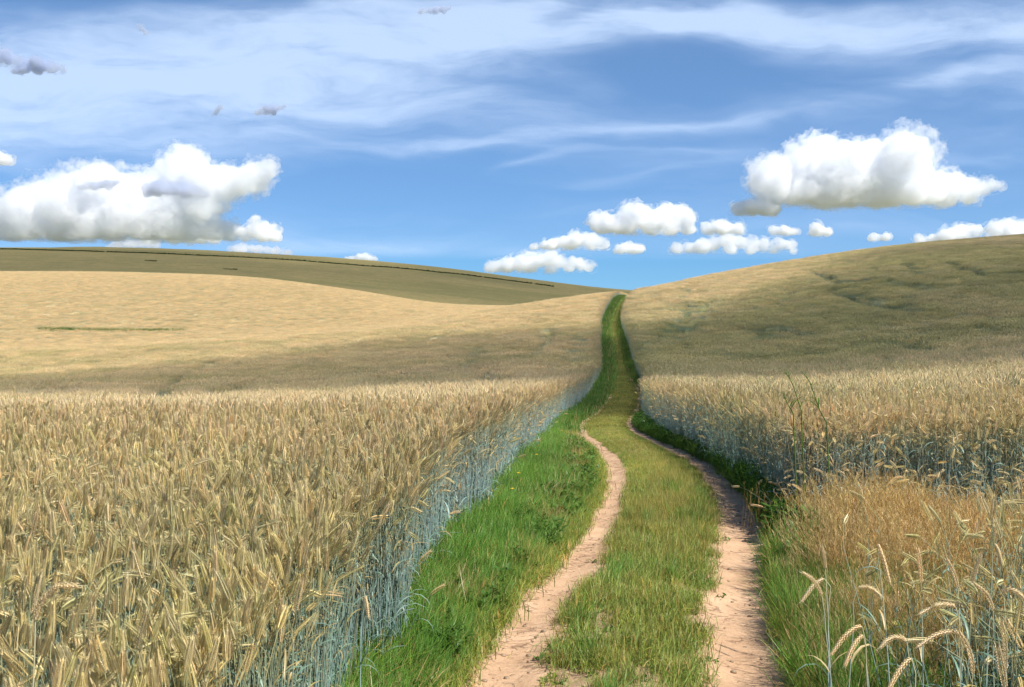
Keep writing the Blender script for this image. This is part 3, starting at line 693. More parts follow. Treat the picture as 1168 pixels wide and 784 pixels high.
def scatter_obj(name, ng, pts, rot, scl, var, tint, sheet=None, mats=()):
    pts = np.asarray(pts, float); n = len(pts); perm = np.arange(n)
    at_ = dict(scl=np.asarray(scl, float), rot=np.asarray(rot, float), var=np.asarray(var, int), tint=np.asarray(tint, float))
    V, Fq = pts, []
    if sheet is not None:
        SV, SQ, mk = sheet
        V = np.concatenate([SV, pts]); Fq = [SQ]; z = len(SV)
        at_ = dict(scl=np.r_[np.zeros(z), at_['scl']], rot=np.r_[np.zeros((z, 3)), at_['rot']], var=np.r_[np.zeros(z, int), at_['var']],
                   tint=np.r_[np.zeros(z), at_['tint']], mark=np.r_[mk, np.zeros(n)])
    o = link(name, mesh_of(name, V, Fq, mats, True, attrs=at_))
    md = o.modifiers.new('plants', 'NODES'); md.node_group = ng
    return o

def sheet_of(test, ymin, ymax, xlo, xhi, drop=.36):
    """the crop's closed top beyond the near plants, with a skirt down to the soil at its edges"""
    ys = np.exp(np.linspace(math.log(ymin), math.log(ymax), 620)); us = np.linspace(xlo, xhi, 760)
    U, YY = np.meshgrid(us, ys); XX = U * YY
    # snap columns nearest the field edge: use the mask
    ins = test(XX, YY)
    mk = mark_amt(XX, YY)
    h = crop_h(XX, YY) - drop + .04 * fbm(XX * .5, YY * .5, octv=3, seed=71) - .08 * mk
    edge = np.minimum(np.abs(XX - np.interp(YY, _gy, _lx)), np.abs(XX - np.interp(YY, _gy, _rx)))
    ZZ = base_z(XX, YY) + h * np.where(ins, 1, 0) * (.45 + .55 * sstep(.2, 1.3, edge))
    keep = ins[:-1, :-1] | ins[1:, :-1] | ins[:-1, 1:] | ins[1:, 1:]
    q = grid_faces(len(us), len(ys), keep)
    V = np.stack([XX, YY, ZZ], -1).reshape(-1, 3)
    used = np.unique(q); remap = np.full(len(V), -1); remap[used] = np.arange(len(used))
    return V[used], remap[q], mk.ravel()[used]

def rye_points(test, r, umin, umax, side):
    P, Ro, S, Va, T = [], [], [], [], []
    def put(x, y, lod, scale=1.0, vlo=0, vhi=1, tilt=.06, lift=0.0, windy=.05):   # tint: greener close by and over the right hill, plus painted cloud shade on the slopes
        n = len(x); z = ground_z(x, y) + lift
        s = scale * r.normal(1, .045, n) * crop_h(x, y) / CROP
        P.append(np.stack([x, y, z], 1)); Va.append(r.integers(vlo, vhi, n)); S.append(s)
        rz = r.uniform(0, 2 * math.pi, n)
        # lodging: patches of crop lean together
        lx = .10 * fbm(x / 2.2, y / 2.2, octv=2, seed=81) + windy; ly = .12 * fbm(x / 2.2 + 40, y / 2.2, octv=2, seed=82)
        Ro.append(np.stack([r.normal(0, tilt, n) + ly, r.normal(0, tilt, n) + lx, rz], 1))
        T.append(np.clip((np.interp(y, [3, 10, 16, 40, 60, 100, 135], [.72, .42, .08, .12, .4, .3, -.1]) if side < 0 else np.interp(y, [8, 16, 40, 60, 110, 150], [.3, .25, .4, .9, .9, .5]) - .6 * (1 - sstep(.22, .36, x / y)) * sstep(85, 115, y)) + .6 * fbm(x / 5, y / 5, octv=3, seed=83) + r.normal(0, .15, n), 0, 1))  # mid-slope shade band and sunlit crest are worked into the tint
    # near: single stalks
    A = lambda y0, y1: .5 * (umax - umin) * (y1 ** 2 - y0 ** 2)
    def fan(y0, y1, dens, pad=0.0):
        n = int(A(y0, y1) * dens); y = np.sqrt(r.uniform(y0 ** 2, y1 ** 2, n)); x = r.uniform(umin, umax, n) * y; return x, y
    y0 = 1.6
    x, y = fan(y0, 16, 340); x = x; m = test(x, y) & (r.random(len(x)) < 1 - sstep(11, 16, y)) & (mark_amt(x, y) < .5)
    x, y = x[m], y[m]; put(x, y, 0, vlo=0, vhi=N0)
    x, y = fan(11, 62, 6.2); mg = (lambda w: test(x + w * (1 if side < 0 else -1), y)); m = test(x, y) & mg(.2) & (r.random(len(x)) < sstep(11, 16, y) * (1 - sstep(50, 62, y))) & (mark_amt(x, y) < .5)
    x, y = x[m], y[m]; put(x, y, 1, vlo=N0, vhi=N0 + N1, tilt=.03)
    x, y = fan(46, 130, 1.9); m = mg(.72) & (r.random(len(x)) < sstep(46, 60, y)) & ~near_mark(x, y)
    x, y = x[m], y[m]; put(x, y, 2, vlo=N0 + N1, vhi=N0 + N1 + N2, tilt=.03)
    x, y = fan(130, 450, 1.25); m = mg(.72) & ~near_mark(x, y)
    x, y = x[m], y[m]; put(x, y, 2, vlo=N0 + N1, vhi=N0 + N1 + N2, tilt=.03)
    # edge plants along the track
    ye = np.r_[r.uniform(1.5, 30, 4200), r.uniform(30, 165, 13000)]
    sp_ = np.where(ye < 30, .11, .5); ex = (leftx(ye) - np.abs(r.normal(0, 1, len(ye))) * sp_ + .05) if side < 0 else (rightx(ye) + np.abs(r.normal(0, 1, len(ye))) * sp_ - .05)
    k = (ye > 10.3) if side > 0 else (ye > 0)
    ye, ex = ye[k], ex[k]; put(ex, ye, 0, vlo=0, vhi=16, tilt=.06, scale=np.where((r.random(len(ye)) < (.6 if side > 0 else .3)) & ((side > 0) | (ye > 15)), r.uniform(.6, 1, len(ye)), 1))
    b = (r.random(len(ye)) < (.12 if side > 0 else .05)) & (ye < 30); put(ex[b], ye[b], 0, vlo=N0 + N1 + N2, vhi=N0 + N1 + N2 + N3, tilt=.2)
    if side > 0:      # ragged front of the right field, facing the camera
        n = 2600; ex = r.uniform(3, 13, n); ye = 10.35 + np.abs(r.normal(0, .35, n)) + .3 * fbm(ex * 1.7, ex * 0, octv=3, seed=19)
        put(ex, ye, 0, vlo=0, vhi=N0, tilt=.12, scale=.97)
        n = 700; ex = r.uniform(3, 13, n); ye = 10.25 + r.normal(0, .22, n); put(ex, ye, 0, vlo=N0 + N1 + N2, vhi=N0 + N1 + N2 + N3, tilt=.35)
    return [np.concatenate(a) for a in (P, Ro, S, Va, T)]

rl = np.random.default_rng(21)
tl = lambda x, y: in_left(x, y) & (y < 455)
a = rye_points(tl, rl, -.78, .14, -1)
sh = sheet_of(tl, 48, 470, -.95, .17)
o = scatter_obj('rye_field', NG_rye, *a, sheet=sh, mats=[M_can])
tag(o, 'golden rye crop with blue green stems filling the land left of the track', 'crop field', kind='stuff')
rr_ = np.random.default_rng(22)
tr_ = lambda x, y: in_right(x, y) & (y < 300)
a = rye_points(tr_, rr_, .08, .78, 1)
# sparse near corner, bottom right
n = 9500; x = rr_.uniform(1.2, 7, n); y = rr_.uniform(2.0, 6.2, n)
k = rr_.random(n) < (.10 + .9 * sstep(1.7, 3.6, x + .45 * (4.5 - y))); x, y = x[k], y[k]; k = x > np.interp(y, [2, 6.5], [1.5, 2.2]); x, y = x[k], y[k]; n = len(x)
a2 = [np.stack([x, y, ground_z(x, y)], 1), np.stack([rr_.normal(0, .14, n), rr_.normal(-.04, .14, n), rr_.uniform(0, 6.28, n)], 1), rr_.normal(.93, .07, n), rr_.choice(list(range(8, N0)) + [38, 39, 40, 41], n), np.clip(rr_.normal(.8, .2, n), 0, 1)]
a = [np.concatenate([p, q]) for p, q in zip(a, a2)]
sh = sheet_of(tr_, 48, 320, .06, 1.0)
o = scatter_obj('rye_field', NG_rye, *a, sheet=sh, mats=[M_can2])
tag(o, 'duller tangled rye crop covering the slope right of the track', 'crop field', kind='stuff')

# ------------------------------------------------------------------ grasses
def grass_clump(mb, r, n, hlo, hhi, spread, colA, colB, w=.0045, dry=.08, flop=1.0, seg=4):
    for _ in range(n):
        b = np.array([*r.normal(0, spread, 2), 0]); h = r.uniform(hlo, hhi); az = r.uniform(0, 6.28)
        u = np.linspace(0, 1, seg + 1); bend = abs(r.normal(.5, .5)) * flop; l0 = abs(r.normal(.12, .18))
        ang = l0 + bend * u ** 1.5; du = h / seg
        px = np.r_[0, np.cumsum(np.sin(ang[1:])) * du]; pz = np.r_[0, np.cumsum(np.cos(ang[1:])) * du]
        P = b + np.stack([math.cos(az) * px, math.sin(az) * px, pz], 1)
        t = r.random(); c = np.array(colA) * (1 - t) + np.array(colB) * t; c = c * r.uniform(.8, 1.2)
        if r.random() < dry: c = np.array((.42, .32, .14)) * r.uniform(.7, 1.2)
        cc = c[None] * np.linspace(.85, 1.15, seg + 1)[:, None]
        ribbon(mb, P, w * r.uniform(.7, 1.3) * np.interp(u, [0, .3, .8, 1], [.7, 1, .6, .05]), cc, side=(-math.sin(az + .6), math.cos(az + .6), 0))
def dry_clump(mb, r, n, h, spread, col):
    for _ in range(n):
        b = np.array([*r.normal(0, spread, 2), 0]); hh = h * r.uniform(.7, 1.15); az = r.uniform(0, 6.28)
        u = np.linspace(0, 1, 6); ang = abs(r.normal(.1, .15)) + abs(r.normal(.3, .35)) * u ** 2; du = hh / 5
        px = np.r_[0, np.cumsum(np.sin(ang[1:])) * du]; pz = np.r_[0, np.cumsum(np.cos(ang[1:])) * du]
        P = b + np.stack([math.cos(az) * px, math.sin(az) * px, pz], 1)
        c = np.array(col) * r.uniform(.7, 1.25) * np.array([1, r.uniform(.9, 1.08), r.uniform(.8, 1.2)])
        tube(mb, P, .0017 * np.linspace(1.2, .6, 6), c, 3)
        for k in range(9):    # open seed head
            q = r.uniform(.68, 1.0); p = np.array([np.interp(q, u, P[:, j]) for j in range(3)]); th = r.uniform(0, 6.28); l = .045 * r.uniform(.5, 1.1)
            e = p + np.array([math.cos(th) * l * .5, math.sin(th) * l * .5, l])
            sd = np.array([-math.sin(th), math.cos(th), 0]) * .0011
            mb.add([p - sd * .4, p + sd * .4, e + sd, e - sd], None, [[0, 1, 2, 3]], c * 1.12)
def weed(mb, r, n, size, colA, h=.12):
    for _ in range(n):
        az = r.uniform(0, 6.28); st = np.array([*r.normal(0, .03, 2), r.uniform(.0, h)]); L = size * r.uniform(.6, 1.3)
        u = np.linspace(0, 1, 6); ang = r.uniform(.5, 1.2) + r.uniform(.1, .9) * u; du = L / 5
        px = np.r_[0, np.cumsum(np.sin(ang[1:])) * du]; pz = np.r_[0, np.cumsum(np.cos(ang[1:])) * du]
        P = st + np.stack([math.cos(az) * px, math.sin(az) * px, pz], 1)
        ribbon(mb, P, L * .42 * np.array([.15, .7, 1, .95, .6, .05]), np.array(colA) * r.uniform(.75, 1.25), side=(-math.sin(az), math.cos(az), 0), fold=.14)
gcol = bpy.data.collections.new('grass plants')
G1, G2 = (.085, .22, .03), (.16, .32, .06); Y1, Y2 = (.24, .31, .075), (.40, .38, .13)
gi_ = 0
def gadd(fn, k, mat):
    global gi_
    lo = gi_
    for _ in range(k):
        mb = MB(); fn(mb); add_variant(gcol, 'grass_plant_%02d' % gi_, mb.mesh('grass_plant', mat)); gi_ += 1
    return lo, gi_
rg = np.random.default_rng(31)
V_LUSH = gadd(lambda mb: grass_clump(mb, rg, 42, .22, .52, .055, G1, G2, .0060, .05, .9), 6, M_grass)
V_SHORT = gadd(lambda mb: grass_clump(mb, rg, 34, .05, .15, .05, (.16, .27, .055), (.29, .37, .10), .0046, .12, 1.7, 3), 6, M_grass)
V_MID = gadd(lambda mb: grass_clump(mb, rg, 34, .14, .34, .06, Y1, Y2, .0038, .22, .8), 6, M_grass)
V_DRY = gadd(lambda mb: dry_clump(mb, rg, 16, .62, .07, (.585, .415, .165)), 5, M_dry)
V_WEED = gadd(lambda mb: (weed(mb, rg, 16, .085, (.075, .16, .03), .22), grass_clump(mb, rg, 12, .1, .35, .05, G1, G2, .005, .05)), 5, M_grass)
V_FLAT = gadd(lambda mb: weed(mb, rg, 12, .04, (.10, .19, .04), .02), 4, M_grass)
V_FAR = gadd(lambda mb: grass_clump(mb, rg, 90, .14, .34, .20, (.06, .15, .025), (.12, .24, .045), .012, .05, .9, 2), 4, M_grass)  # shade over the far verge is put into this darker green
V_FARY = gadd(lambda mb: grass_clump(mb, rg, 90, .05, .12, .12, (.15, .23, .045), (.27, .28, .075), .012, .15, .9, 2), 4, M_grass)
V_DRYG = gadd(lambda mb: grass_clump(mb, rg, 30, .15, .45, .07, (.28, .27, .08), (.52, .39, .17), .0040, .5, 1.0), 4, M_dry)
NG_grass = scatter_nodes(gcol, 'grass scatter')
class Sc:
    def __init__(s, seed): s.r = np.random.default_rng(seed); s.a = [[], [], [], [], []]
    def put(s, x, y, v, sc=1.0, tilt=.12, tint=.5):
        n = len(x)
        if not n: return
        z = ground_z(x, y) - .005
        for l, q in zip(s.a, (np.stack([x, y, z], 1), np.stack([s.r.normal(0, tilt, n), s.r.normal(0, tilt, n), s.r.uniform(0, 6.283, n)], 1),
                              sc * s.r.uniform(.7, 1.25, n), s.r.integers(v[0], v[1], n), np.clip(np.broadcast_to(tint, (n,)) + s.r.normal(0, .25, n), 0, 1))): l.append(q)
    def done(s, name): return scatter_obj(name, NG_grass, *[np.concatenate(q) for q in s.a])
def rutclear(x, y, grow=1.0):
    d = x - pathx(y); ok = np.ones(len(x), bool)
    for s_ in (-1, 1): ok &= np.abs(d - s_ * RUT) > ruthalf(y, s_) * grow + .03 * vnoise(x * 9, y * 9, seed=91)
    return ok

# middle strip
s = Sc(41); r = s.r
n = 26000; y = r.uniform(2.5, 34, n); x = pathx(y) + r.uniform(-.72, .72, n)
cover = fbm(x * 3.1, y * 2.6, octv=4, seed=95) * .5 + .5 + .04 * np.abs(x - pathx(y)) / .6 * -1
lowc = np.interp(y, [4, 8, 11, 16], [.36, .38, .33, .15])
k = rutclear(x, y, np.interp(y, [12, 20], [.98, 1.25])) & (cover > lowc) & (r.random(n) < np.interp(y, [4, 12, 30], [.62, .55, .5])); x, y = x[k], y[k]
tall = r.random(len(x)) < np.interp(y, [5, 8.5, 11, 30], [.06, .18, .62, .6]) * np.interp(np.abs(x - pathx(y)), [0, .5, .62], [1, .7, .2]) * np.where((y > 12) & (np.abs(x - pathx(y)) > .3), .25, 1)
s.put(x[~tall], y[~tall], V_SHORT, np.interp(y[~tall], [10, 17, 19], [1, .7, .5]), tint=.35 + .3 * fbm(x[~tall], y[~tall], seed=3))
s.put(x[tall], y[tall], V_MID, np.interp(y[tall], [6, 12, 16, 19], [.55, .62, .4, .22]), tint=.3)
n = 420; y = r.uniform(4.5, 13, n); x = pathx(y) + r.uniform(-.6, .6, n); k = fbm(x * 1.3, y * 1.3, octv=2, seed=97) > .12; x, y = x[k], y[k]
k = rutclear(x, y, 1.15); s.put(x[k], y[k], V_LUSH, .48, .25, .1)
n = 170; y = r.uniform(4, 14, n); x = pathx(y) + r.uniform(-.6, .6, n); s.put(x, y, V_FLAT, 1.0, .1, .3)
n = 11000; y = r.uniform(28, 165, n); x = pathx(y) + r.uniform(-1.1, 1.1, n); k = rutclear(x, y, np.where(y < 80, 1.35, 0.0)); s.put(x[k], y[k], V_FARY, .7, .05, np.interp(y[k], [28, 50], [.35, .15]))
o = s.done('grass'); tag(o, 'short yellow green grass growing along the middle of the track', 'grass', kind='stuff')
# left verge
s = Sc(42); r = s.r
n = 16000; y = 2.5 + 30 * r.random(n) ** 1.1; lo = leftx(y) - .12; hi = pathx(y) - RUT - ruthalf(y, -1) * .95; w = hi - lo; x = lo + r.random(n) * w
f = (x - lo) / np.maximum(w, .1); k = r.random(n) < np.clip(w / 1.3, .3, 1.2) * .8; x, y, f = x[k], y[k], f[k]
sz = np.interp(f, [0, .5, .85, 1], [.85, .62, .42, .28])
s.put(x, y, V_LUSH, sz * np.where((f > .6) & (y > 15), .55, 1), .16, np.clip(.1 + .5 * fbm(x * 1.2, y * 1.2, octv=3, seed=121), 0, .6))
n = 2600; y = r.uniform(3, 24, n); x = leftx(y) - .1 + r.random(n) * np.maximum(pathx(y) - RUT - ruthalf(y, -1) - leftx(y), .1); k = fbm(x * 1.6, y * 1.6, octv=3, seed=123) > .05; s.put(x[k], y[k], V_MID, .8, .2, .3)
n = 900; y = r.uniform(3, 24, n); x = leftx(y) - .1 + r.random(n) * .9 * np.maximum(pathx(y) - RUT - ruthalf(y, -1) - leftx(y), .1); k = fbm(x * 1.6 + 9, y * 1.6, octv=3, seed=125) > .05; s.put(x[k], y[k], V_DRYG, .8, .3, .3)
n = 2600; y = r.uniform(3, 22, n); hi = pathx(y) - RUT - ruthalf(y, -1) * .9; x = hi - np.abs(r.normal(0, .13, n)); s.put(x, y, V_SHORT, 1.1, .2, .5)
n = 1700; y = r.uniform(4, 24, n); hi = pathx(y) - RUT - ruthalf(y, -1); x = hi - r.uniform(.05, .7, n); k = fbm(x * 2, y * 2, octv=2, seed=99) > .0; s.put(x[k], y[k], V_WEED, .85, .1, .2)
n = 7000; y = r.uniform(26, 168, n); lo = leftx(y) - .2; hi = pathx(y) - RUT - .42; x = lo + r.random(n) * np.maximum(hi - lo, .15); s.put(x, y, V_FAR, np.interp(y, [40, 75], [.95, 1.9]), .05, .0)
o = s.done('grass'); tag(o, 'lush dark green grass between the left crop edge and the left rut', 'grass', kind='stuff')
# right verge, low weeds then rough grass
s = Sc(43); r = s.r
n = 9000; y = 2.5 + 30 * r.random(n); lo = pathx(y) + RUT + ruthalf(y, 1) * .97; hi = np.maximum(rightx(y) + .1, lo + .12); x = lo + r.random(n) * (hi - lo)
k = r.random(n) < np.clip((hi - lo) / .6, .35, 1); x, y = x[k], y[k]
wd = (r.random(len(x)) < .5) & (y > 8.4)
s.put(x[wd], y[wd], V_WEED, .95, .12, .05)
q = ~wd & ((r.random(len(x)) < .55) | (y > 9.5)); s.put(x[q], y[q], V_LUSH, .48, .25, np.interp(y[q], [5, 9, 14], [1.0, .5, .1]))
q = ~wd & ~q; s.put(x[q], y[q], V_DRYG, .75, .3, .5)
n = 1500; y = r.uniform(2.5, 16, n); x = pathx(y) + RUT + ruthalf(y, 1) * .95 + np.abs(r.normal(0, .12, n)); s.put(x, y, V_SHORT, 1.1, .2, .6)
n = 1300; y = r.uniform(8.8, 17, n); x = rightx(y) + r.normal(-.12, .13, n); k = x > pathx(y) + RUT + ruthalf(y, 1) * 1.05; s.put(x[k], y[k], V_WEED, 1.25, .12, .0)
n = 5000; y = r.uniform(26, 165, n); lo = pathx(y) + RUT + .40; hi = np.maximum(rightx(y) + .15, lo + .1); x = lo + r.random(n) * (hi - lo); s.put(x, y, V_FAR, np.interp(y, [40, 75], [.55, 1.1]), .05, .25)
# green undergrowth in the near corner
n = 9000; y = r.uniform(1.8, 9.0, n); x = np.interp(y, [2, 6, 9], [1.4, 1.75, 2.3]) + r.random(n) ** 1.2 * 5; 
k = r.random(n) < np.interp(y, [3, 6, 9], [.9, .6, .2]); x, y = x[k], y[k]; s.put(x, y, V_LUSH, .72, .3, .4)
o = s.done('grass'); tag(o, 'dark green weeds and rough grass edging the right rut', 'grass', kind='stuff')
# dry golden grass
s = Sc(44); r = s.r
n = 4600; y = r.uniform(5.2, 10.7, n); x = np.interp(y, [4, 6, 8, 10.5], [2.3, 2.1, 2.5, 3.0]) + r.random(n) * 5.5 + r.normal(0, .15, n)
cv = .5 + .5 * fbm(x * 1.1, y * 1.1, octv=3, seed=111)
k = (r.random(n) < np.interp(y, [5.2, 6.8, 10.5], [.25, .9, 1.0]) * sstep(.3, .6, cv)); x, y = x[k], y[k]
s.put(x, y, V_DRY, np.interp(y, [5, 8, 10.6], [.7, .85, .95]), .2, .5)
n = 5600; y = r.uniform(3.5, 10.4, n); x = np.interp(y, [4, 6, 8, 10.5], [1.75, 1.8, 2.25, 3.0]) + r.random(n) * 5; s.put(x, y, V_DRYG, .8, .25, .5)
o = s.done('dry_grass'); tag(o, 'feathery golden brown dry grass in front of the right crop', 'dry grass', kind='stuff')

# strips of green on the far left slope
s = Sc(45); r = s.r
p0 = locate(48, 374, CROP, 120, 330); p1 = locate(205, 376, CROP, 120, 330)
t = r.random(900); x = p0[0] + (p1[0] - p0[0]) * t; y = p0[1] + (p1[1] - p0[1]) * t + r.normal(0, .8, 900) * np.sin(t * math.pi)
s.put(x, y, V_FAR, 4.4, .05, .0)
p2 = locate(20, 398, CROP, 60, 200); n = 40; s.put(p2[0] + r.normal(0, .9, n), p2[1] + r.normal(0, .5, n), V_FAR, 4.0, .05, .0)
o = s.done('grass_strip'); tag(o, 'thin dark green grass line across the pale field on the left slope', 'grass strip', kind='stuff')

# ------------------------------------------------------------------ single plants and small things one can point to
def pix(px, py, Y): return np.array([(px - CX) / F * Y, Y, EYE + (HY - py) / F * Y])
def catmull(P, n=24):
    P = np.asarray(P, float); L = np.r_[0, np.cumsum(np.linalg.norm(np.diff(P, axis=0), axis=1))]; t = np.linspace(0, L[-1], n)
    return np.stack([pchip(L, P[:, k], t) for k in range(3)], 1)
def empty(name, loc):
    o = bpy.data.objects.new(name, None); C.objects.link(o); o.location = loc; o.empty_display_size = .1; return o
RG = 'single rye plants standing out from the crop'
def hero(label, Y, apex, tip, foot=None, earl=.12, leaves=1, seed=0, tint=.92, dy=0.0, thick=1.25):
    """a rye plant whose stalk passes its highest point and whose ear ends at the tip (photo pixels, at distance Y)"""
    r = np.random.default_rng(500 + seed)
    A = pix(*apex, Y); T = pix(*tip, Y + dy)
    fx = (foot if foot is not None else apex[0] + r.uniform(-14, 14)); bx = (fx - CX) / F * Y; by = Y + r.uniform(-.08, .12)
    B = np.array([bx, by, float(ground_z(bx, by)) - .01])
    M1 = B + (A - B) * .5 + np.array([(bx - A[0]) * .22, 0, .02]); M2 = B + (A - B) * .85 + np.array([(B[0] - A[0]) * .10, 0, .02])
    P = catmull([B, M1, M2, A, (A + T) / 2 + np.array([0, 0, .012 + .06 * abs(A[0] - T[0])]), T], 40)
    L = np.r_[0, np.cumsum(np.linalg.norm(np.diff(P, axis=0), axis=1))]; tot = L[-1]
    sm = lambda s_: np.stack([np.interp(s_, L, P[:, k]) for k in range(3)], 1)
    root = empty('rye_stalk', B); tag(root, label, 'rye plant', RG)
    mb = MB(); s_ = np.linspace(0, tot - earl, 18); f = s_ / s_[-1]
    tc = np.where(f[:, None] < .55, STEM_LO + (STEM_MID - STEM_LO) * (f[:, None] / .55), STEM_MID + (STEM_HI * 1.1 - STEM_MID) * ((f[:, None] - .55) / .45)) * r.uniform(.9, 1.2)
    tube(mb, sm(s_) - B, .0026 * np.interp(f, [0, 1], [1.2, .7]), tc, 6); link('stem', mb.mesh('stem', M_rye), root)
    mb = MB(); E = sm(np.linspace(tot - earl, tot, 12)) - B
    ear_hero(mb, E, r, tint, thick); link('ear', mb.mesh('ear', M_rye), root)
    for _ in range(leaves):
        mb = MB(); q = r.uniform(.35, .8); p = sm(np.array([q * (tot - earl)]))[0] - B
        leaf(mb, p, r, r.uniform(.14, .24), np.array((.16, .27, .20)) * r.uniform(.9, 1.4) if r.random() < .7 else np.array((.5, .39, .2)), .011)
        link('leaf', mb.mesh('leaf', M_rye), root)
    return root
def ear_hero(mb, P, r, tint, th):
    n = 22; seg = np.linspace(0, len(P) - 1, n); Pi = np.stack([np.interp(seg, np.arange(len(P)), P[:, k]) for k in range(3)], 1)
    t, a, b = frame(Pi)
    for i in range(n):
        f = i / (n - 1); w = .0044 * th * (.65 + .5 * math.sin(math.pi * min(1, f * .85 + .15)))
        for q in range(4):
            an = q * math.pi / 2 + .5 + (i % 2) * .5; od = a[i] * math.cos(an) + b[i] * math.sin(an); sd = np.cross(t[i], od)
            o = Pi[i]; tip = Pi[i] + t[i] * .014 + od * w * 1.45; mid = (o + tip) / 2 + od * .0022
            cc = (EAR if q % 2 else EAR2 * 1.15) * tint * r.uniform(.88, 1.14)
            mb.add([o, mid + sd * .0028, tip, mid - sd * .0028, mid + od * .0030], [[0, 1, 4], [1, 2, 4], [2, 3, 4], [3, 0, 4]], None, np.array([cc * .8, cc, cc * 1.12, cc, cc * 1.1]))
            e = tip + (t[i] + od * r.uniform(.15, .38)) * r.uniform(.014, .026)
            mb.add([tip - sd * .0005, tip + sd * .0005, e], [[0, 1, 2]], None, AWN * tint)
H = [  # label, Y, apex, tip, foot, ear length
 ('tall rye plant whose ear folds over at the top of the right cluster', 4.4, (1000, 618), (1014, 662), 1022, .17),
 ('rye plant with thin stem arched left, its ear drooping toward the right rut', 4.3, (944, 658), (916, 684), 952, .13),
 ('rye plant with leaning ear pointing up left, nearest the right rut edge', 4.2, (936, 676), (918, 655), 955, .12),
 ('rye ear lying almost level to the right below the folded tall ear', 4.2, (978, 671), (1002, 678), 962, .10),
 ('rye ear held level and pointing left, centre of the right cluster', 3.9, (1090, 692), (1052, 699), 1098, .14),
 ('fat rye ear bent level to the left, lower middle of the right cluster', 3.7, (1094, 722), (1050, 736), 1106, .155),
 ('rye plant with long arched stem whose ear points left, above the lowest arch', 3.8, (1030, 728), (1006, 737), 1056, .11),
 ('rye plant arched left with its ear hanging down, left of the right cluster', 3.9, (982, 714), (950, 744), 1003, .16),
 ('rye ear hanging steeply left just under a similar arched one', 3.75, (984, 724), (965, 756), 1006, .125),
 ('lowest arched rye ear curling left at the bottom of the right cluster', 3.5, (1040, 750), (1012, 790), 1056, .15),
 ('pale upright fat rye ear in the bottom right corner', 3.3, (1146, 735), (1143, 712), 1150, .16),
 ('upright rye ear leaning left beside the pale corner ear', 3.5, (1108, 752), (1096, 724), 1118, .15),
 ('slim rye ear leaning up left above the level ear of the right cluster', 4.4, (1092, 668), (1081, 640), 1098, .13),
 ('rye ear leaning up left at the right part of the cluster', 4.0, (1131, 690), (1114, 668), 1136, .125),
 ('rye plant with sharply bent pointed ear against brown grass near the right edge', 4.7, (1134, 620), (1142, 642), 1128, .10),
 ('upright rye ear standing alone against brown grass, right of centre of the cluster', 4.3, (1110, 662), (1118, 636), 1104, .12),
 ('small upright rye ear alone in brown grass left of the tall folded plant', 4.8, (941, 645), (938, 626), 946, .10),
 ('steeply tilted rye ear standing to the right of the tall folded plant', 4.3, (1050, 652), (1047, 628), 1060, .14),
 ('rye ear drooping right at the very right edge of the cluster', 3.8, (1150, 672), (1172, 690), 1142, .13),
 ('long rye ear bowed over to the right at the lower left corner', 2.5, (52, 680), (84, 668), 5, .15),
 ('rye ear drooping left against the green verge, lower left of the track', 4.6, (330, 694), (348, 712), 322, .12),
 ('lone rye plant with its ear bent down at the blue stems beside the verge', 4.9, (414, 668), (420, 702), 408, .10)]
for i, (lb, Yd_, ap, tp, ft, el) in enumerate(H): hero(lb, Yd_, ap, tp, ft, el, leaves=1 + i % 2, seed=i)

# tall green wild grass sticking out of the right crop
for i, (lb, pts) in enumerate([
    ('tallest green wild grass stalk arching over the right crop, right of a pair', [(943, 482), (936, 470), (928, 448), (920, 430), (914, 424)]),
    ('green wild grass stalk in the right crop just left of the tallest one', [(914, 468), (908, 450), (903, 436), (895, 424)]),
    ('short thin green grass stalk leftmost of three in the right crop', [(905, 472), (898, 460), (893, 448)])]):
    Yd_ = 10.05; P = catmull([pix(a_, b_, Yd_) for a_, b_ in pts], 14)
    gx_ = P[0][0] + .05; g0 = np.array([gx_, Yd_, float(ground_z(gx_, Yd_))])
    o = empty('wild_grass_stalk', g0); tag(o, lb, 'wild grass', 'green wild grass stalks in the right crop')
    mb = MB(); Q = np.concatenate([[g0], P]) - g0; tube(mb, Q, np.linspace(.0065, .0035, len(Q)), (.12, .22, .05), 5); link('stem', mb.mesh('stem', M_grass), o)
    mb = MB(); r = np.random.default_rng(700 + i)
    for q in range(22):
        u_ = r.uniform(.6, 1); p = P[int(u_ * 13)] - g0; d = np.array([r.normal(0, .5), r.normal(0, .5), .9]); d /= np.linalg.norm(d); l_ = .05
        mb.add([p - [.003, 0, 0], p + [.003, 0, 0], p + d * l_], [[0, 1, 2]], None, (.17, .25, .07))
    link('seed_head', mb.mesh('seed_head', M_grass), o)
    for q in range(2):
        mb = MB(); leaf(mb, P[int(r.uniform(1, 6))] - g0, r, .32, (.12, .22, .04), .016); link('leaf', mb.mesh('leaf', M_grass), o)

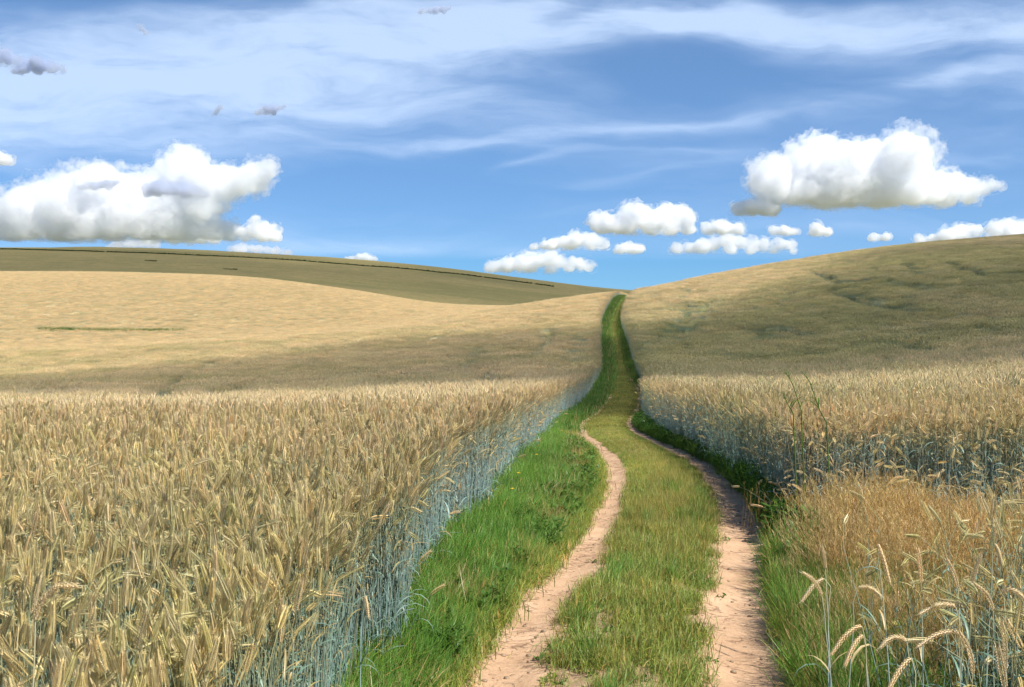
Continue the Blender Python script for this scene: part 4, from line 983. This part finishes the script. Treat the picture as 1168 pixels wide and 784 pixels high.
# yellow flowers on the left verge
def solid(name, col, rough=.6):
    m, nt, out = new_mat(name); b = nd(nt, 'ShaderNodeBsdfPrincipled'); b.inputs['Roughness'].default_value = rough
    pos = nd(nt, 'ShaderNodeTexCoord').outputs['Object']
    nt.links.new(mixc(nt, 1, (*col, 1), ramp(nt, noise(nt, pos, 60, 3), [(.3, (.8, .8, .8)), (.7, (1.15, 1.15, 1.15))]), 'MULTIPLY'), b.inputs['Base Color'])
    nt.links.new(b.outputs[0], out.inputs[0]); return m
M_pet = solid('yellow petals', (.75, .48, .02)); M_straw = solid('old straw', (.50, .36, .19)); M_twig = solid('dark root fibre', (.10, .065, .035), .8)
def flower(px, py, lb, i):
    x, Yd_ = locate(px, py, -CROP + .46, 4, 40); x = (px - CX) / F * Yd_
    z = float(ground_z(x, Yd_)); o = empty('yellow_flower', (x, Yd_, z)); tag(o, lb, 'flower', 'small yellow flowers on the left verge')
    h = EYE + (HY - py) / F * Yd_ - z; h = min(max(h, .34), .46); r = np.random.default_rng(800 + i); top = np.array([r.normal(0, .02), r.normal(0, .02), h])
    mb = MB(); tube(mb, catmull([(0, 0, 0), top * .5 + [.01, 0, 0], top], 7), .0018, (.12, .22, .05), 4); link('stem', mb.mesh('stem', M_grass), o)
    mb = MB()
    for k in range(11):
        th = k * 2 * math.pi / 11; d = np.array([math.cos(th), math.sin(th) * .9, .35 + .1 * (k % 2)]); sd = np.array([-math.sin(th), math.cos(th), 0]) * .0062
        e = top + d * .026; m_ = top + d * .015
        mb.add([top, m_ + sd, e, m_ - sd], [[0, 1, 2], [0, 2, 3]], None, (1, 1, 1))
    link('petals', mb.mesh('petals', M_pet), o)
    mb = MB(); leaf(mb, np.array((0, 0, .04)), r, .09, (.10, .2, .04), .02); link('leaf', mb.mesh('leaf', M_grass), o)
for i, (px, py, lb) in enumerate([
    (560, 677, 'yellow flower on the left verge, lowest and left of a close pair'), (586, 673, 'yellow flower on the left verge, nearest the left rut'),
    (613, 602, 'yellow flower halfway up the left verge beside the left rut'), (592, 640, 'yellow flower among weeds in the middle of the left verge'),
    (640, 552, 'tiny yellow flower high on the left verge, farthest from the camera'), (570, 610, 'yellow flower near the crop edge of the left verge')]): flower(px, py, lb, i)

# straws and root fibres on the ruts
def strand(px, py, L, az, lb, mat, nm, i, w=.0035):
    x, Yd_ = locate(px, py, -CROP, 4, 40); x = (px - CX) / F * Yd_; r = np.random.default_rng(900 + i); u = np.linspace(-.5, .5, 9)
    cu = r.uniform(-.25, .25); X_ = x + (np.cos(az) * u - np.sin(az) * cu * (.25 - u * u) * 2) * L; Y_ = Yd_ + (np.sin(az) * u + np.cos(az) * cu * (.25 - u * u) * 2) * L
    Z_ = ground_z(X_, Y_) + .020 + .012 * np.abs(np.sin(u * 5 + i)); c0 = np.array([x, Yd_, float(ground_z(x, Yd_))])
    mb = MB(); tube(mb, np.stack([X_, Y_, Z_], 1) - c0, w * .5 * np.linspace(1.2, .6, 9), (1, 1, 1), 5); o = link(nm, mb.mesh(nm, mat)); o.location = c0; tag(o, lb, nm.replace('_', ' '))
strand(845, 691, .14, .05, 'short pale straw lying flat across the right rut', M_straw, 'straw', 0, .006)
strand(864, 703, .22, .9, 'dark thin root fibre lying aslant on the right rut', M_twig, 'root_fibre', 1)
strand(852, 776, .34, .15, 'long dark root fibre across the foot of the right rut', M_twig, 'root_fibre', 2)
strand(655, 638, .16, .1, 'dark root fibre lying across the left rut at its bend', M_twig, 'root_fibre', 3)
strand(585, 724, .20, -.5, 'dark root fibre near the lower left edge of the left rut', M_twig, 'root_fibre', 4)
strand(880, 735, .22, 1.15, 'thin straw bent along the right edge of the right rut', M_straw, 'straw', 5)

# hedge and shrubs on the distant hill
def bush_mesh(mb, r, c, w, h, n, size):
    d = r.normal(0, 1, (n, 3)); d /= np.linalg.norm(d, axis=1)[:, None]; q = c + d * np.array([w, w * .6, h]) * (r.random((n, 1)) ** .35) ; q[:, 2] = np.maximum(q[:, 2], c[2] - h * .4)
    for p in q:
        a_ = r.normal(0, 1, 3); a_ /= np.linalg.norm(a_); b_ = np.cross(a_, r.normal(0, 1, 3)); b_ /= np.linalg.norm(b_); s_ = size * r.uniform(.6, 1.3)
        mb.add([p - a_ * s_, p + b_ * s_, p + a_ * s_, p - b_ * s_], None, [[0, 1, 2, 3]], np.array((.06, .085, .03)) * r.uniform(.7, 1.5))
def on_hill(px, py):
    Ys = np.linspace(760, 1700, 3000); xs = (px - CX) / F * Ys; sy = HY - (ground_z(xs, Ys) + 1.2 - EYE) / Ys * F; k = np.argmax(sy <= py)
    if sy[k] > py: k = np.argmin(sy)
    return xs[k], Ys[k]
r = np.random.default_rng(61)
HP = [(-60, 286), (0, 284.5), (60, 286), (130, 288), (200, 290.5), (270, 293.5), (340, 297.5), (420, 304), (500, 311), (570, 319), (630, 327)]
pts = np.array([on_hill(*p) for p in HP])
cum = np.r_[0, np.cumsum(np.hypot(*np.diff(pts, axis=0).T))]; t = np.linspace(0, cum[-1], 420)
hx_, hy_ = np.interp(t, cum, pts[:, 0]), np.interp(t, cum, pts[:, 1]); hz_ = ground_z(hx_, hy_)
root = empty('hedgerow', (hx_[200], hy_[200], hz_[200])); tag(root, 'long low dark hedge running along the distant hill just below its crest', 'hedge')
o0 = np.array(root.location); mb = MB(); st_ = MB()
for i in range(420):
    if vnoise(np.array([i * .35]), np.array([0.]), seed=66)[0] < -.85: continue
    c = np.array([hx_[i], hy_[i], hz_[i] + 1.5]) - o0; hgt = r.uniform(.8, 1.3)
    bush_mesh(mb, r, c, 2.4, hgt, 26, .75)
link('foliage', mb.mesh('foliage', M_grass), root)
for px, py, w, lb in [(172, 298, 7, 'low dark shrub clump on the distant hill, left of a similar one'), (262, 307.5, 8, 'low dark shrub clump on the distant hill above the pale field crest'),
                      (405, 340, 9, 'dark shrubby patch at the foot of the distant hill, right end')]:
    x, y_ = on_hill(px, py); z = float(ground_z(x, y_)); rt = empty('shrub', (x, y_, z)); tag(rt, lb, 'shrub'); mb = MB()
    for k in range(6): bush_mesh(mb, r, np.array([(k - 2.5) * w * .30, r.normal(0, .8), 1.3]), 1.8, .7 + .5 * r.random(), 40, .45)
    link('foliage', mb.mesh('foliage', M_grass), rt)

# litter trodden into the ruts: bits of straw, leaf and small clods
r = np.random.default_rng(71); mb = MB()
for sd_ in (-1, 1):
    for k in range(230):
        y = 5.0 + 16 * r.random() ** 1.5; x = float(pathx(y)) + sd_ * RUT + r.normal(0, .6) * float(ruthalf(np.array([y]), sd_)[0]); z = float(ground_z(x, y)) + .012
        if r.random() < .55:
            a_ = r.uniform(0, 3.14); l = r.uniform(.015, .06); d = np.array([math.cos(a_), math.sin(a_), 0]) * l
            c = np.array((.48, .36, .20)) * r.uniform(.5, 1.2) if r.random() < .6 else np.array((.13, .10, .06))
            tube(mb, [np.array((x, y, z)) - d / 2, np.array((x, y, z + .006)), np.array((x, y, z)) + d / 2 + [0, 0, .003]], .0016, c, 4)
        else:
            q = r.uniform(.006, .02); V = ICO_[0] * q * np.array([1.2, 1, .7]) * (1 + r.normal(0, .12, (len(ICO_[0]), 1))) + (x, y, z)
            mb.add(V, ICO_[1], None, np.array((.40, .28, .18)) * r.uniform(.8, 1.15))
o = link('litter', mb.mesh('litter', M_dry)); tag(o, 'bits of straw and small clods lying in the two ruts', 'litter', kind='stuff')
